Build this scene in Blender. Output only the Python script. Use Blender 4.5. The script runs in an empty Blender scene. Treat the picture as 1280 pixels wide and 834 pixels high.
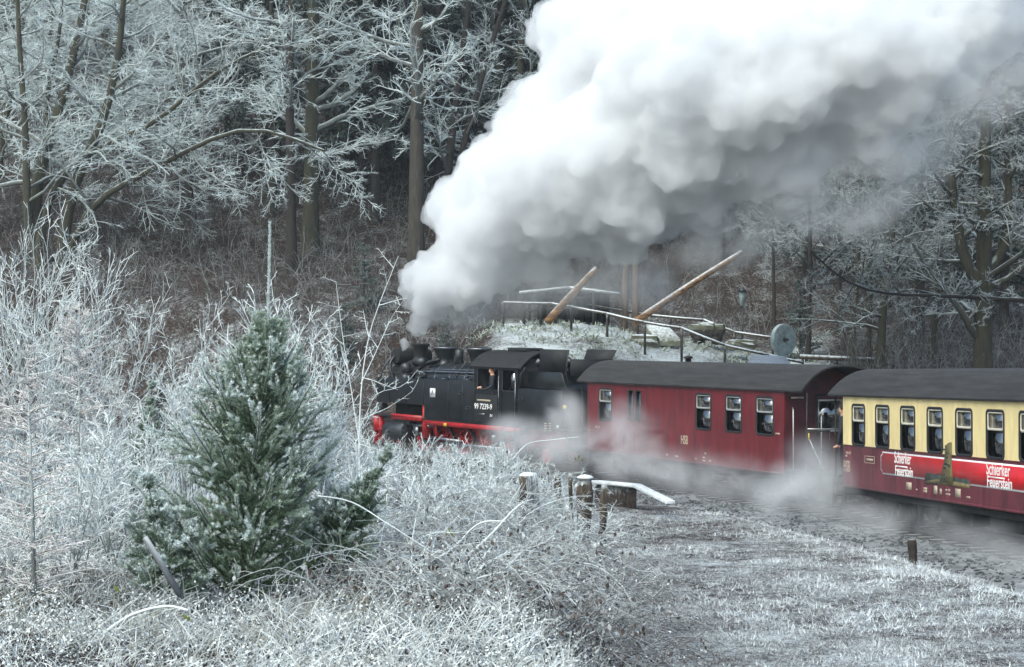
import bpy, bmesh, math, random
import numpy as np
from mathutils import Vector, Matrix

sc = bpy.context.scene
# ------------------------------------------------------------------ camera
CAMZ = 3.87          # eye height above the rails (m)
F = 2400.0           # focal length in pixels of the 1280 px wide photograph
HOR = 445.0          # row of the horizon


def P(px, py, d):
    """photo pixel + depth in metres -> world point"""
    return Vector(((px - 640) / F * d, d, CAMZ + (HOR - py) / F * d))


cam = bpy.data.cameras.new('camera')
cam_ob = bpy.data.objects.new('camera', cam)
sc.collection.objects.link(cam_ob)
cam_ob.location = (0, 0, CAMZ)
cam_ob.rotation_euler = (math.pi / 2, 0, 0)
cam.sensor_width = 36.0
cam.lens = 36.0 * F / 1280
cam.shift_y = (HOR - 417) / 1280
cam.clip_start = 0.5
cam.clip_end = 3000
sc.camera = cam_ob

# ------------------------------------------------------------------ sky, sun, exposure
SUN_EL, SUN_AZ = math.radians(48), math.radians(215)   # azimuth measured from +Y clockwise
world = bpy.data.worlds.new('World')
sc.world = world
world.use_nodes = True
wn = world.node_tree
bg = wn.nodes['Background']
sky = wn.nodes.new('ShaderNodeTexSky')
sky.sky_type = 'NISHITA'
sky.sun_disc = False
sky.sun_elevation = SUN_EL
sky.sun_rotation = SUN_AZ
sky.dust_density = 4.0
sky.air_density = 1.0
sky.ozone_density = 0.5
tint = wn.nodes.new('ShaderNodeMix'); tint.data_type = 'RGBA'; tint.blend_type = 'MULTIPLY'
tint.inputs[0].default_value = 1.0
tint.inputs[7].default_value = (.88, 1.0, 1.03, 1)      # cool light of a closed winter sky
wn.links.new(sky.outputs[0], tint.inputs[6])
wn.links.new(tint.outputs[2], bg.inputs[0])
bg.inputs[1].default_value = 0.15
sun = bpy.data.lights.new('sun', 'SUN')
sun.energy = 0.8
sun.angle = math.radians(45)
sun.color = (.96, 1.0, .99)
sun_ob = bpy.data.objects.new('sun', sun)
sc.collection.objects.link(sun_ob)
sdir = Vector((math.sin(SUN_AZ) * math.cos(SUN_EL), math.cos(SUN_AZ) * math.cos(SUN_EL), math.sin(SUN_EL)))
sun_ob.rotation_euler = sdir.to_track_quat('Z', 'Y').to_euler()
sun_ob.location = sdir * 50
sc.view_settings.view_transform = 'Standard'
sc.view_settings.look = 'None'
sc.view_settings.exposure = 0.80
sc.view_settings.gamma = 1.0
sc.cycles.max_bounces = 18
sc.cycles.diffuse_bounces = 3
sc.cycles.glossy_bounces = 3
sc.cycles.transparent_max_bounces = 32
sc.cycles.volume_bounces = 16
sc.cycles.volume_step_rate = 2.0
sc.cycles.volume_max_steps = 128
sc.cycles.use_denoising = True

# ------------------------------------------------------------------ helpers
COL = sc.collection
PI = math.pi


def tag(o, label=None, cat=None, group=None, kind=None):
    if label: o['label'] = label
    if cat: o['category'] = cat
    if group: o['group'] = group
    if kind: o['kind'] = kind
    return o


def empty(name, loc=(0, 0, 0), rot=(0, 0, 0), label=None, cat=None, group=None, kind=None, parent=None):
    o = bpy.data.objects.new(name, None)
    COL.objects.link(o)
    o.location = loc
    o.rotation_euler = rot
    o.empty_display_size = .2
    if parent: o.parent = parent
    return tag(o, label, cat, group, kind)


def copy_tree(o, parent=None):
    c = o.copy()
    COL.objects.link(c)
    c.parent = parent
    for ch in list(o.children):
        copy_tree(ch, c)
    return c


def smooth01(a, b, x):
    t = np.clip((np.asarray(x, float) - a) / (b - a), 0, 1)
    return t * t * (3 - 2 * t)


class MB:
    """collects shapes, build() links them as one mesh object"""

    def __init__(s):
        s.v, s.q, s.t, s.a, s.n = [], [], [], [], 0
        s.ng = []

    def add(s, v, q=None, t=None, a=None):
        v = np.asarray(v, float).reshape(-1, 3)
        if q is not None and len(q): s.q.append(np.asarray(q, int) + s.n)
        if t is not None and len(t): s.t.append(np.asarray(t, int) + s.n)
        s.v.append(v)
        s.a.append(np.zeros(len(v)) if a is None else np.broadcast_to(np.asarray(a, float), (len(v),)))
        s.n += len(v)
        return s

    def ngon(s, pts):
        pts = np.asarray(pts, float)
        s.ng.append(list(range(s.n, s.n + len(pts))))
        s.v.append(pts); s.a.append(np.zeros(len(pts))); s.n += len(pts)
        return s

    def box(s, x0, x1, y0, y1, z0, z1, M=None, a=0):
        v = np.array([(x, y, z) for x in (x0, x1) for y in (y0, y1) for z in (z0, z1)], float)
        if M is not None:
            v = v @ np.array(M.to_3x3()).T + np.array(M.translation)
        return s.add(v, [(0, 1, 3, 2), (4, 6, 7, 5), (0, 4, 5, 1), (2, 3, 7, 6), (0, 2, 6, 4), (1, 5, 7, 3)], a=a)

    def beam(s, p0, p1, w, h, up=(0, 0, 1)):
        p0, p1 = Vector(p0), Vector(p1)
        d = (p1 - p0)
        L = d.length
        X = d.normalized()
        Y = Vector(up).cross(X)
        if Y.length < 1e-4: Y = Vector((0, 1, 0)).cross(X)
        Y.normalize()
        Z = X.cross(Y)
        M = Matrix((X, Y, Z)).transposed().to_4x4()
        M.translation = p0
        return s.box(0, L, -w / 2, w / 2, -h / 2, h / 2, M)

    def tube(s, pts, r, S=8, a=0, cap=True):
        pts = np.asarray(pts, float)[None]
        K = pts.shape[1]
        r = np.broadcast_to(np.asarray(r, float), (K,))[None]
        n0 = s.n
        s.tubes(pts, r, S, a)
        if cap:
            s.ng.append([n0 + j for j in range(S)][::-1])
            s.ng.append([n0 + (K - 1) * S + j for j in range(S)])
        return s

    def tubes(s, pts, rad, S=3, a=0):
        N, K = pts.shape[:2]
        T = np.gradient(pts, axis=1)
        T /= np.linalg.norm(T, axis=2, keepdims=True) + 1e-9
        ref = np.zeros((N, 1, 3)); ref[..., 0] = .31; ref[..., 1] = .12; ref[..., 2] = 1.0
        mean = T.mean(axis=1, keepdims=True)
        par = np.abs((mean * ref / 1.053).sum(-1, keepdims=True)) > .9 * np.linalg.norm(mean, axis=2, keepdims=True)
        ref = np.where(par, np.array([[[1.0, .2, 0.1]]]), ref)
        U = np.cross(T, np.broadcast_to(ref, T.shape))
        U /= np.linalg.norm(U, axis=2, keepdims=True) + 1e-9
        W = np.cross(T, U)
        ang = np.arange(S) * 2 * PI / S
        off = U[:, :, None, :] * np.cos(ang)[None, None, :, None] + W[:, :, None, :] * np.sin(ang)[None, None, :, None]
        v = pts[:, :, None, :] + off * rad[:, :, None, None]
        j = np.arange(S)
        i = np.arange(N)[:, None, None] * K * S + np.arange(K - 1)[None, :, None] * S
        q = np.stack([i + j, i + (j + 1) % S, i + S + (j + 1) % S, i + S + j], -1).reshape(-1, 4)
        aa = np.broadcast_to(np.asarray(a, float), (N, K)) if np.ndim(a) < 3 else a
        s.add(v.reshape(-1, 3), q, a=np.repeat(aa.reshape(-1), S))
        return s

    def lathe(s, prof, S=24, M=None, cap=True):
        """prof: list of (r, z); axis local z"""
        n0 = s.n
        ang = np.arange(S) * 2 * PI / S
        v = np.array([(r * math.cos(t), r * math.sin(t), z) for r, z in prof for t in ang])
        if M is not None: v = v @ np.array(M.to_3x3()).T + np.array(M.translation)
        K = len(prof)
        q = [(k * S + j, k * S + (j + 1) % S, (k + 1) * S + (j + 1) % S, (k + 1) * S + j) for k in range(K - 1) for j in range(S)]
        s.add(v, q)
        if cap:
            s.ng.append([n0 + j for j in range(S)][::-1])
            s.ng.append([n0 + (K - 1) * S + j for j in range(S)])
        return s

    def prism(s, poly, y0, y1):
        """polygon in x,z extruded along y"""
        n = len(poly)
        n0 = s.n
        v = [(x, y0, z) for x, z in poly] + [(x, y1, z) for x, z in poly]
        s.add(v, [(i, (i + 1) % n, n + (i + 1) % n, n + i) for i in range(n)])
        s.ng.append([n0 + i for i in range(n)][::-1])
        s.ng.append([n0 + n + i for i in range(n)])
        return s

    def build(s, name, mat, parent=None, smooth=False, bevel=0, label=None):
        me = bpy.data.meshes.new(name)
        v = np.concatenate(s.v)
        me.vertices.add(len(v))
        me.vertices.foreach_set('co', v.ravel())
        loops, tot = [], []
        if s.q:
            q = np.concatenate(s.q); loops.append(q.ravel()); tot.append(np.full(len(q), 4))
        if s.t:
            t = np.concatenate(s.t); loops.append(t.ravel()); tot.append(np.full(len(t), 3))
        for g in s.ng:
            loops.append(np.array(g)); tot.append(np.array([len(g)]))
        loops = np.concatenate(loops); tot = np.concatenate(tot)
        me.loops.add(len(loops))
        me.loops.foreach_set('vertex_index', loops.astype(np.int32))
        me.polygons.add(len(tot))
        st = np.concatenate([[0], np.cumsum(tot)[:-1]])
        me.polygons.foreach_set('loop_start', st.astype(np.int32))
        if smooth: me.polygons.foreach_set('use_smooth', np.ones(len(tot), bool))
        a = np.concatenate(s.a)
        if a.any():
            at = me.attributes.new('frost', 'FLOAT', 'POINT')
            at.data.foreach_set('value', a.astype(np.float32))
        me.update(calc_edges=True)
        me.validate()
        if s.ng or len(v) < 4000:
            b = bmesh.new(); b.from_mesh(me)
            bmesh.ops.recalc_face_normals(b, faces=b.faces)
            b.to_mesh(me); b.free()
        me.materials.append(MAT[mat] if isinstance(mat, str) else mat)
        o = bpy.data.objects.new(name, me)
        COL.objects.link(o)
        if parent: o.parent = parent
        if bevel:
            m = o.modifiers.new('bevel', 'BEVEL'); m.width = bevel; m.segments = 2; m.limit_method = 'ANGLE'
            m.angle_limit = math.radians(50)
        if label: o['label'] = label
        return o


def link_mesh(name, me, parent=None):
    o = bpy.data.objects.new(name, me)
    COL.objects.link(o)
    if parent: o.parent = parent
    return o


# ------------------------------------------------------------------ materials
MAT = {}


def nodes(name):
    m = bpy.data.materials.new(name)
    m.use_nodes = True
    MAT[name] = m
    n = m.node_tree
    return m, n, n.nodes['Principled BSDF']


def mkmat(name, col, rough=.6, metal=0, var=.15, scale=6., bump=0., col2=None, frost=0., frost_scale=8., spec=.5, coat=0,
          frost_lo=.35, stretch=None, fcol=(.74, .79, .80), attr=False):
    """procedural material: mottled colour, optional frost on upward faces and from the 'frost' attribute"""
    m, nt, b = nodes(name)
    N, L = nt.nodes, nt.links
    tc = N.new('ShaderNodeTexCoord')
    mp = N.new('ShaderNodeMapping')
    L.new(tc.outputs['Object'], mp.inputs[0])
    if stretch: mp.inputs['Scale'].default_value = stretch
    no = N.new('ShaderNodeTexNoise')
    no.inputs['Scale'].default_value = scale
    no.inputs['Detail'].default_value = 5
    no.inputs['Roughness'].default_value = .65
    L.new(mp.outputs[0], no.inputs[0])
    mix = N.new('ShaderNodeMix'); mix.data_type = 'RGBA'
    c2 = col2 or tuple(max(0, c * (1 - 2 * var)) for c in col)
    c1 = col if col2 else tuple(min(1, c * (1 + var)) for c in col)
    rmp = N.new('ShaderNodeMapRange')
    rmp.inputs['From Min'].default_value = .32; rmp.inputs['From Max'].default_value = .68
    L.new(no.outputs[0], rmp.inputs['Value'])
    L.new(rmp.outputs[0], mix.inputs[0])
    mix.inputs[6].default_value = (*c1, 1)
    mix.inputs[7].default_value = (*c2, 1)
    out = mix.outputs[2]
    if frost or attr:
        ge = N.new('ShaderNodeNewGeometry')
        sx = N.new('ShaderNodeSeparateXYZ'); L.new(ge.outputs['Normal'], sx.inputs[0])
        n2 = N.new('ShaderNodeTexNoise'); n2.inputs['Scale'].default_value = frost_scale; n2.inputs['Detail'].default_value = 4
        L.new(tc.outputs['Object'], n2.inputs[0])
        ad = N.new('ShaderNodeMath'); ad.operation = 'MULTIPLY_ADD'
        L.new(n2.outputs[0], ad.inputs[0]); ad.inputs[1].default_value = .9; ad.inputs[2].default_value = -.45
        ad2 = N.new('ShaderNodeMath'); ad2.operation = 'ADD'
        L.new(ad.outputs[0], ad2.inputs[0]); L.new(sx.outputs[2], ad2.inputs[1])
        up = N.new('ShaderNodeMapRange')
        up.inputs['From Min'].default_value = frost_lo; up.inputs['From Max'].default_value = frost_lo + .45
        up.inputs['To Max'].default_value = frost
        L.new(ad2.outputs[0], up.inputs['Value'])
        fac = up.outputs[0]
        if attr:
            at = N.new('ShaderNodeAttribute'); at.attribute_name = 'frost'
            a3 = N.new('ShaderNodeMath'); a3.operation = 'MULTIPLY_ADD'   # attribute modulated by noise
            L.new(n2.outputs[0], a3.inputs[0]); a3.inputs[1].default_value = 1.0; a3.inputs[2].default_value = .5
            a4 = N.new('ShaderNodeMath'); a4.operation = 'MULTIPLY'
            L.new(at.outputs['Fac'], a4.inputs[0]); L.new(a3.outputs[0], a4.inputs[1])
            a5 = N.new('ShaderNodeMath'); a5.operation = 'MAXIMUM'; a5.use_clamp = True
            L.new(a4.outputs[0], a5.inputs[0]); L.new(fac, a5.inputs[1])
            fac = a5.outputs[0]
        mx = N.new('ShaderNodeMix'); mx.data_type = 'RGBA'
        L.new(fac, mx.inputs[0]); L.new(out, mx.inputs[6]); mx.inputs[7].default_value = (*fcol, 1)
        out = mx.outputs[2]
    L.new(out, b.inputs['Base Color'])
    b.inputs['Roughness'].default_value = rough
    b.inputs['Metallic'].default_value = metal
    b.inputs['Specular IOR Level'].default_value = spec
    if coat: b.inputs['Coat Weight'].default_value = coat
    if bump:
        bp = N.new('ShaderNodeBump'); bp.inputs['Strength'].default_value = bump; bp.inputs['Distance'].default_value = .12 if name.startswith('bark') else .02
        L.new(no.outputs[0], bp.inputs['Height']); L.new(bp.outputs[0], b.inputs['Normal'])
    return m


mkmat('loco_black', (.011, .013, .016), .40, .0, .35, 3, .06, spec=.35)
mkmat('boiler_black', (.016, .019, .022), .28, .2, .3, 5, .04, frost=.12, frost_lo=.85)
mkmat('dull_black', (.011, .012, .013), .7, 0, .3, 6, .1)
mkmat('soot_and_shade', (.012, .012, .012), .9)  # sooty black of the smokebox, also the painted shade inside the shelter
mkmat('steel', (.30, .31, .33), .35, .9, .3, 9)
mkmat('dark_steel', (.07, .075, .08), .45, .7, .3, 9)
mkmat('frame_red', (.42, .012, .016), .45, 0, .25, 5)
mkmat('coal', (.015, .015, .017), .6, 0, .3, 15, .5, frost=.25)
mkmat('wine_red', (.135, .0075, .013), .42, 0, .22, 2.6, .03, coat=.1, stretch=(1.6, 1, .35))
mkmat('wine_dark', (.065, .008, .012), .5, 0, .25, 2.5)
mkmat('coach_maroon', (.13, .020, .030), .45, 0, .28, 3.0, .03, stretch=(1.6, 1, .35))
mkmat('coach_cream', (.80, .64, .31), .45, 0, .09, 2.6, .02, stretch=(1.6, 1, .35))
mkmat('ad_red', (.56, .012, .018), .4, 0, .12, 2.2)
mkmat('ad_white', (.85, .83, .80), .5, 0, .05)
mkmat('print_cream', (.45, .37, .27), .5, 0, .1)
mkmat('print_brown', (.16, .13, .045), .6, 0, .5, 7, col2=(.06, .05, .02))
mkmat('print_green', (.03, .04, .03), .6, 0, .3, 7)
mkmat('print_olive', (.17, .13, .05), .6, 0, .4, 7)
mkmat('rubber', (.015, .015, .016), .6)
mkmat('window_bar', (.62, .58, .46), .4, .1, .1)
mkmat('silver_bar', (.55, .54, .50), .35, .6, .1)
mkmat('roof_felt', (.030, .028, .027), .8, 0, .3, 3, .25, stretch=(.25, 3, 1), frost=.05, frost_lo=.9)
mkmat('underframe', (.022, .021, .021), .8, 0, .3, 8, .2)
mkmat('interior', (.05, .045, .04), .8)
mkmat('seat_fabric', (.06, .075, .09), .85)
mkmat('yellow_paint', (.75, .50, .02), .5)
mkmat('white_paint', (.72, .75, .75), .5, 0, .15)
mkmat('skin', (.55, .30, .21), .55, 0, .08)
mkmat('coat_dark', (.014, .017, .024), .8, 0, .25)
mkmat('coat_grey', (.12, .12, .13), .8, 0, .25)
mkmat('coat_white', (.55, .56, .58), .8, 0, .15)
mkmat('hair_blond', (.34, .20, .085), .7, 0, .3, 20)
mkmat('hair_dark', (.05, .03, .02), .7, 0, .3, 20)
mkmat('rail_steel', (.11, .09, .08), .45, .6, .3, 6)
mkmat('sleeper', (.045, .036, .03), .85, 0, .4, 9, .4, stretch=(1, 6, 1), frost=.35)
mkmat('ballast', (.085, .09, .092), .9, 0, .4, 14, .8, frost=.42, frost_scale=2, frost_lo=.78, col2=(.035, .037, .04))
mkmat('log', (.24, .13, .055), .8, 0, .45, 3, .5, frost=.8, frost_lo=.45, stretch=(1, 1, 3))
mkmat('post_old', (.085, .065, .045), .9, 0, .45, 7, .6, stretch=(3, 3, .6), frost=.9, frost_lo=.45)
mkmat('post_dark', (.035, .026, .02), .9, 0, .4, 9, .6, frost=.5, frost_lo=.5)
mkmat('pole_wood', (.16, .12, .09), .85, 0, .3, 6, .4, stretch=(3, 3, .5))
mkmat('rail_wood', (.12, .09, .06), .8, 0, .3, 6, .2, frost=1., frost_lo=.05)
mkmat('shed_wood', (.05, .042, .035), .85, 0, .4, 6, .3, stretch=(4, 4, .5), frost=.6, frost_lo=.5)
mkmat('shed_blue', (.04, .065, .08), .7, 0, .3, 5)
mkmat('frost_roof', (.5, .5, .5), .8, 0, .2, 6, frost=1, frost_lo=-.2)
mkmat('plank_pink', (.33, .24, .22), .8, 0, .25, 4, .2, stretch=(1, 8, 1), frost=.75, frost_lo=.25)
mkmat('rock', (.17, .17, .14), .9, 0, .35, 3, .6, frost=.9, frost_lo=.5, col2=(.10, .11, .06))
mkmat('millstone', (.30, .37, .37), .85, 0, .2, 5, .3, frost=.4)
mkmat('rust_black', (.03, .025, .022), .7, .2, .5, 7, .2)
mkmat('cable', (.26, .29, .31), .6, 0, .3, 12, frost=.7, frost_lo=.3)
mkmat('pipe_grey', (.12, .13, .14), .6, 0, .2, 8, frost=.45, frost_lo=.4)
WF = (.70, .79, .79)
mkmat('bark', (.065, .055, .042), .9, 0, .3, 3.2, .8, col2=(.03, .027, .022), frost=.8, frost_lo=.4, frost_scale=3, attr=True, stretch=(2, 2, .5), fcol=WF)
mkmat('bark_moss', (.068, .064, .034), .9, 0, .3, 2.2, .8, col2=(.032, .030, .023), frost=.8, frost_lo=.42, frost_scale=3, attr=True, stretch=(2, 2, .5), fcol=WF)
mkmat('bark_dark', (.035, .026, .022), .9, 0, .3, 3.2, .5, col2=(.02, .016, .013), frost=.35, frost_lo=.6, frost_scale=3, attr=True, fcol=WF)
mkmat('twig', (.095, .075, .06), .9, 0, .3, 1.2, 0, frost=.75, frost_lo=.25, frost_scale=1.3, attr=True, fcol=WF)
mkmat('twig_brown', (.060, .036, .028), .9, 0, .3, .8, 0, col2=(.035, .025, .021), frost=.15, frost_lo=.3, frost_scale=.7, attr=True, fcol=WF)
mkmat('larch_twig', (.16, .10, .065), .9, 0, .3, 5, 0, frost=.8, frost_lo=.25, frost_scale=6, attr=True, fcol=(.80, .785, .77))
mkmat('conifer', (.014, .030, .018), .8, 0, .35, 2, 0, col2=(.008, .016, .011), frost=.14, frost_lo=.45, frost_scale=1.5, attr=True, fcol=(.5, .58, .56))
mkmat('needle', (.125, .215, .085), .6, 0, .3, 4, 0, col2=(.065, .125, .050), frost=0.10, frost_lo=.6, frost_scale=1.5, attr=True, fcol=(.70, .78, .76))
mkmat('grass', (.20, .165, .10), .9, 0, .3, 4, 0, col2=(.11, .10, .06), frost=.75, frost_lo=.2, frost_scale=2.2, attr=True, fcol=(.74, .79, .785))
mkmat('tussock', (.17, .18, .09), .9, 0, .3, 2, 0, col2=(.10, .11, .06), frost=.6, frost_lo=.4, frost_scale=2, attr=True, fcol=(.70, .79, .75))
mkmat('turf', (.125, .100, .090), .9, 0, .3, 4, 0, col2=(.060, .048, .046), frost=.5, frost_lo=.5, frost_scale=5, attr=True, fcol=(.74, .785, .79))
mkmat('dead_leaf', (.10, .066, .048), .8, 0, .35, 6, 0, col2=(.05, .036, .03), frost=.35, frost_lo=.6, frost_scale=8, attr=True)
mkmat('green_leaf', (.14, .17, .03), .6, 0, .3, 6, 0, frost=.3, frost_lo=.6, attr=True)
mkmat('bramble', (.075, .052, .042), .8, 0, .3, 6, 0, frost=.6, frost_lo=.25, frost_scale=6, attr=True, fcol=(.75, .805, .80))


def glass(name, tint, rough=.03):
    m = bpy.data.materials.new(name); m.use_nodes = True; MAT[name] = m
    n = m.node_tree; n.nodes.clear(); L = n.links
    o = n.nodes.new('ShaderNodeOutputMaterial')
    t = n.nodes.new('ShaderNodeBsdfTransparent'); t.inputs[0].default_value = (*tint, 1)
    g = n.nodes.new('ShaderNodeBsdfGlossy'); g.inputs['Roughness'].default_value = rough
    f = n.nodes.new('ShaderNodeFresnel'); f.inputs[0].default_value = 3.2
    mx = n.nodes.new('ShaderNodeMixShader')
    L.new(f.outputs[0], mx.inputs[0]); L.new(t.outputs[0], mx.inputs[1]); L.new(g.outputs[0], mx.inputs[2])
    L.new(mx.outputs[0], o.inputs[0])


glass('glass_clear', (.62, .66, .66))
glass('glass_dark', (.42, .45, .46))


def ground_material():
    """leaf litter, earth and frosted turf, blended by the 'frost' attribute and noise"""
    m, nt, b = nodes('ground')
    N, L = nt.nodes, nt.links
    ge = N.new('ShaderNodeNewGeometry')

    def noise(scale, detail=6, rough=.65):
        n = N.new('ShaderNodeTexNoise'); n.inputs['Scale'].default_value = scale
        n.inputs['Detail'].default_value = detail; n.inputs['Roughness'].default_value = rough
        L.new(ge.outputs['Position'], n.inputs[0]); return n
    n1, n2, n3 = noise(.9), noise(7.), noise(28., 4)
    r1 = N.new('ShaderNodeValToRGB')
    e = r1.color_ramp.elements
    e[0].position = .3; e[0].color = (.028, .021, .017, 1)
    e[1].position = .7; e[1].color = (.060, .040, .031, 1)
    x = e.new(.5); x.color = (.045, .032, .026, 1)
    L.new(n2.outputs[0], r1.inputs[0])
    at = N.new('ShaderNodeAttribute'); at.attribute_name = 'frost'
    s1 = N.new('ShaderNodeMath'); s1.operation = 'ADD'; L.new(n1.outputs[0], s1.inputs[0]); L.new(n3.outputs[0], s1.inputs[1])
    s1b = N.new('ShaderNodeMath'); s1b.operation = 'ADD'; L.new(s1.outputs[0], s1b.inputs[0]); L.new(n2.outputs[0], s1b.inputs[1])
    s2 = N.new('ShaderNodeMath'); s2.operation = 'MULTIPLY_ADD'
    L.new(s1b.outputs[0], s2.inputs[0]); s2.inputs[1].default_value = 1.6; s2.inputs[2].default_value = -2.4
    s3 = N.new('ShaderNodeMath'); s3.operation = 'ADD'; L.new(s2.outputs[0], s3.inputs[0]); L.new(at.outputs['Fac'], s3.inputs[1])
    s4 = N.new('ShaderNodeMapRange'); s4.inputs['From Min'].default_value = .1; s4.inputs['From Max'].default_value = 1.0
    s4.inputs['To Max'].default_value = .92
    L.new(s3.outputs[0], s4.inputs['Value'])
    mx = N.new('ShaderNodeMix'); mx.data_type = 'RGBA'
    L.new(s4.outputs[0], mx.inputs[0]); L.new(r1.outputs[0], mx.inputs[6]); mx.inputs[7].default_value = (.70, .76, .76, 1)
    L.new(mx.outputs[2], b.inputs['Base Color'])
    b.inputs['Roughness'].default_value = .95
    b.inputs['Specular IOR Level'].default_value = .2
    bp = N.new('ShaderNodeBump'); bp.inputs['Strength'].default_value = .8; bp.inputs['Distance'].default_value = .06
    L.new(s1b.outputs[0], bp.inputs['Height']); L.new(bp.outputs[0], b.inputs['Normal'])


ground_material()

# ------------------------------------------------------------------ smooth numpy noise
_rs = np.random.RandomState(7)
_lat = _rs.rand(256, 256)


def vnoise(x, y):
    x = np.asarray(x, float); y = np.asarray(y, float)
    xi = np.floor(x).astype(int); yi = np.floor(y).astype(int)
    fx = x - xi; fy = y - yi
    fx = fx * fx * (3 - 2 * fx); fy = fy * fy * (3 - 2 * fy)
    g = lambda a, b: _lat[a % 256, b % 256]
    return (g(xi, yi) * (1 - fx) + g(xi + 1, yi) * fx) * (1 - fy) + (g(xi, yi + 1) * (1 - fx) + g(xi + 1, yi + 1) * fx) * fy - .5


def fbm(x, y, o=4):
    return sum(vnoise(np.asarray(x) * 2 ** k + 17 * k, np.asarray(y) * 2 ** k + 5 * k) / 2 ** k for k in range(o))


# ------------------------------------------------------------------ track centre line (x, y, rail height)
_ctrl = np.array([(13.6, 4, 0), (13.1, 16, 0), (12.4, 28, 0), (11.06, 37.35, .01), (9.17, 46.54, -.03), (8.16, 50.27, -.01), (5.9, 55.9, .02),
                  (3.49, 61.37, .07), (2.7, 63.1, .18), (-.9, 67.9, .32), (-4.36, 72.3, .46), (-9.5, 76.6, .7), (-16, 80, .95), (-28, 84, 1.4), (-50, 88, 2.2)])


def catmull(c, n):
    out = []
    for i in range(len(c) - 1):
        p0, p1, p2, p3 = c[max(i - 1, 0)], c[i], c[i + 1], c[min(i + 2, len(c) - 1)]
        for k in range(n):
            t = k / n
            out.append(.5 * (2 * p1 + (p2 - p0) * t + (2 * p0 - 5 * p1 + 4 * p2 - p3) * t * t + (3 * p1 - p0 - 3 * p2 + p3) * t ** 3))
    out.append(c[-1])
    return np.array(out)


TRACK = catmull(_ctrl, 10)
# resample evenly
_d = np.concatenate([[0], np.cumsum(np.linalg.norm(np.diff(TRACK[:, :2], axis=0), axis=1))])
_s = np.arange(0, _d[-1], .6)
TRACK = np.stack([np.interp(_s, _d, TRACK[:, k]) for k in range(3)], 1)
TT = np.gradient(TRACK[:, :2], axis=0); TT /= np.linalg.norm(TT, axis=1, keepdims=True)
TN = np.stack([TT[:, 1], -TT[:, 0]], 1)       # points to the far side (right, away)


def track_side(x, y):
    """signed distance to the track (positive = far side) and rail height there"""
    x = np.asarray(x, float); y = np.asarray(y, float)
    sh = x.shape
    x = x.ravel(); y = y.ravel()
    D = np.empty(len(x)); Z = np.empty(len(x))
    for a in range(0, len(x), 20000):
        dx = x[a:a + 20000, None] - TRACK[None, :, 0]; dy = y[a:a + 20000, None] - TRACK[None, :, 1]
        i = np.argmin(dx * dx + dy * dy, 1)
        r = np.arange(len(i))
        dist = np.sqrt(dx[r, i] ** 2 + dy[r, i] ** 2)
        D[a:a + 20000] = dist * np.sign(dx[r, i] * TN[i, 0] + dy[r, i] * TN[i, 1])
        Z[a:a + 20000] = TRACK[i, 2]
    return D.reshape(sh), Z.reshape(sh)


def height(x, y, detail=True):
    x = np.asarray(x, float); y = np.asarray(y, float)
    D, Z = track_side(x, y)
    # near side: flat meadow at right, weedy mound at left
    m = 1.62 * smooth01(1.95, -.2, x) * (1 - .62 * smooth01(27, 38, y)) + .25 * smooth01(-2, -6, x)
    near = m - .06 + .10 * fbm(x * .35, y * .35, 3)
    # far side: bank and wooded hillside; plateau with the mining exhibits in the middle
    left = np.interp(y, [60, 74, 78, 84, 95, 130, 200, 320], [.3, .6, 1.8, 5.0, 9.0, 27, 68, 120])
    mid = np.interp(y, [50, 66, 72, 76, 80, 83.5, 88, 93, 100, 130, 200, 320], [.0, .3, 1.7, 3.3, 4.75, 5.35, 5.55, 6.2, 9.5, 27, 68, 120])
    right = np.interp(y, [40, 58, 66, 80, 90, 130, 200, 320], [.0, .2, 1.2, 3.2, 5.6, 24, 64, 115])
    kx = x / np.maximum(y, 1)        # direction seen from the line
    wl = smooth01(-.005, -.04, kx)
    wr = smooth01(.135, .17, kx)
    mid = mid - (1.05 * smooth01(.035, .08, kx) + .55 * smooth01(.095, .14, kx)) * smooth01(72, 77, y) * smooth01(100, 88, y)
    far = left * wl + right * wr + mid * np.clip(1 - wl - wr, 0, 1)
    far = far + (.55 * fbm(x * .16, y * .16, 4) + .12 * fbm(x * .9, y * .9, 3)) * smooth01(66, 80, y)
    h = np.where(D > 0, far, near)
    k = smooth01(2.5, 6.5, np.abs(D))
    kn = smooth01(2.5, 3.9, np.abs(D))
    k = np.where(D > 0, k, kn)
    h = (Z - .42) * (1 - k) + h * k
    if detail:
        h = h + .05 * fbm(x * 2.1, y * 2.1, 3) * k
    return h


def hz(x, y):
    return float(height(np.array([x]), np.array([y]))[0])

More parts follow.
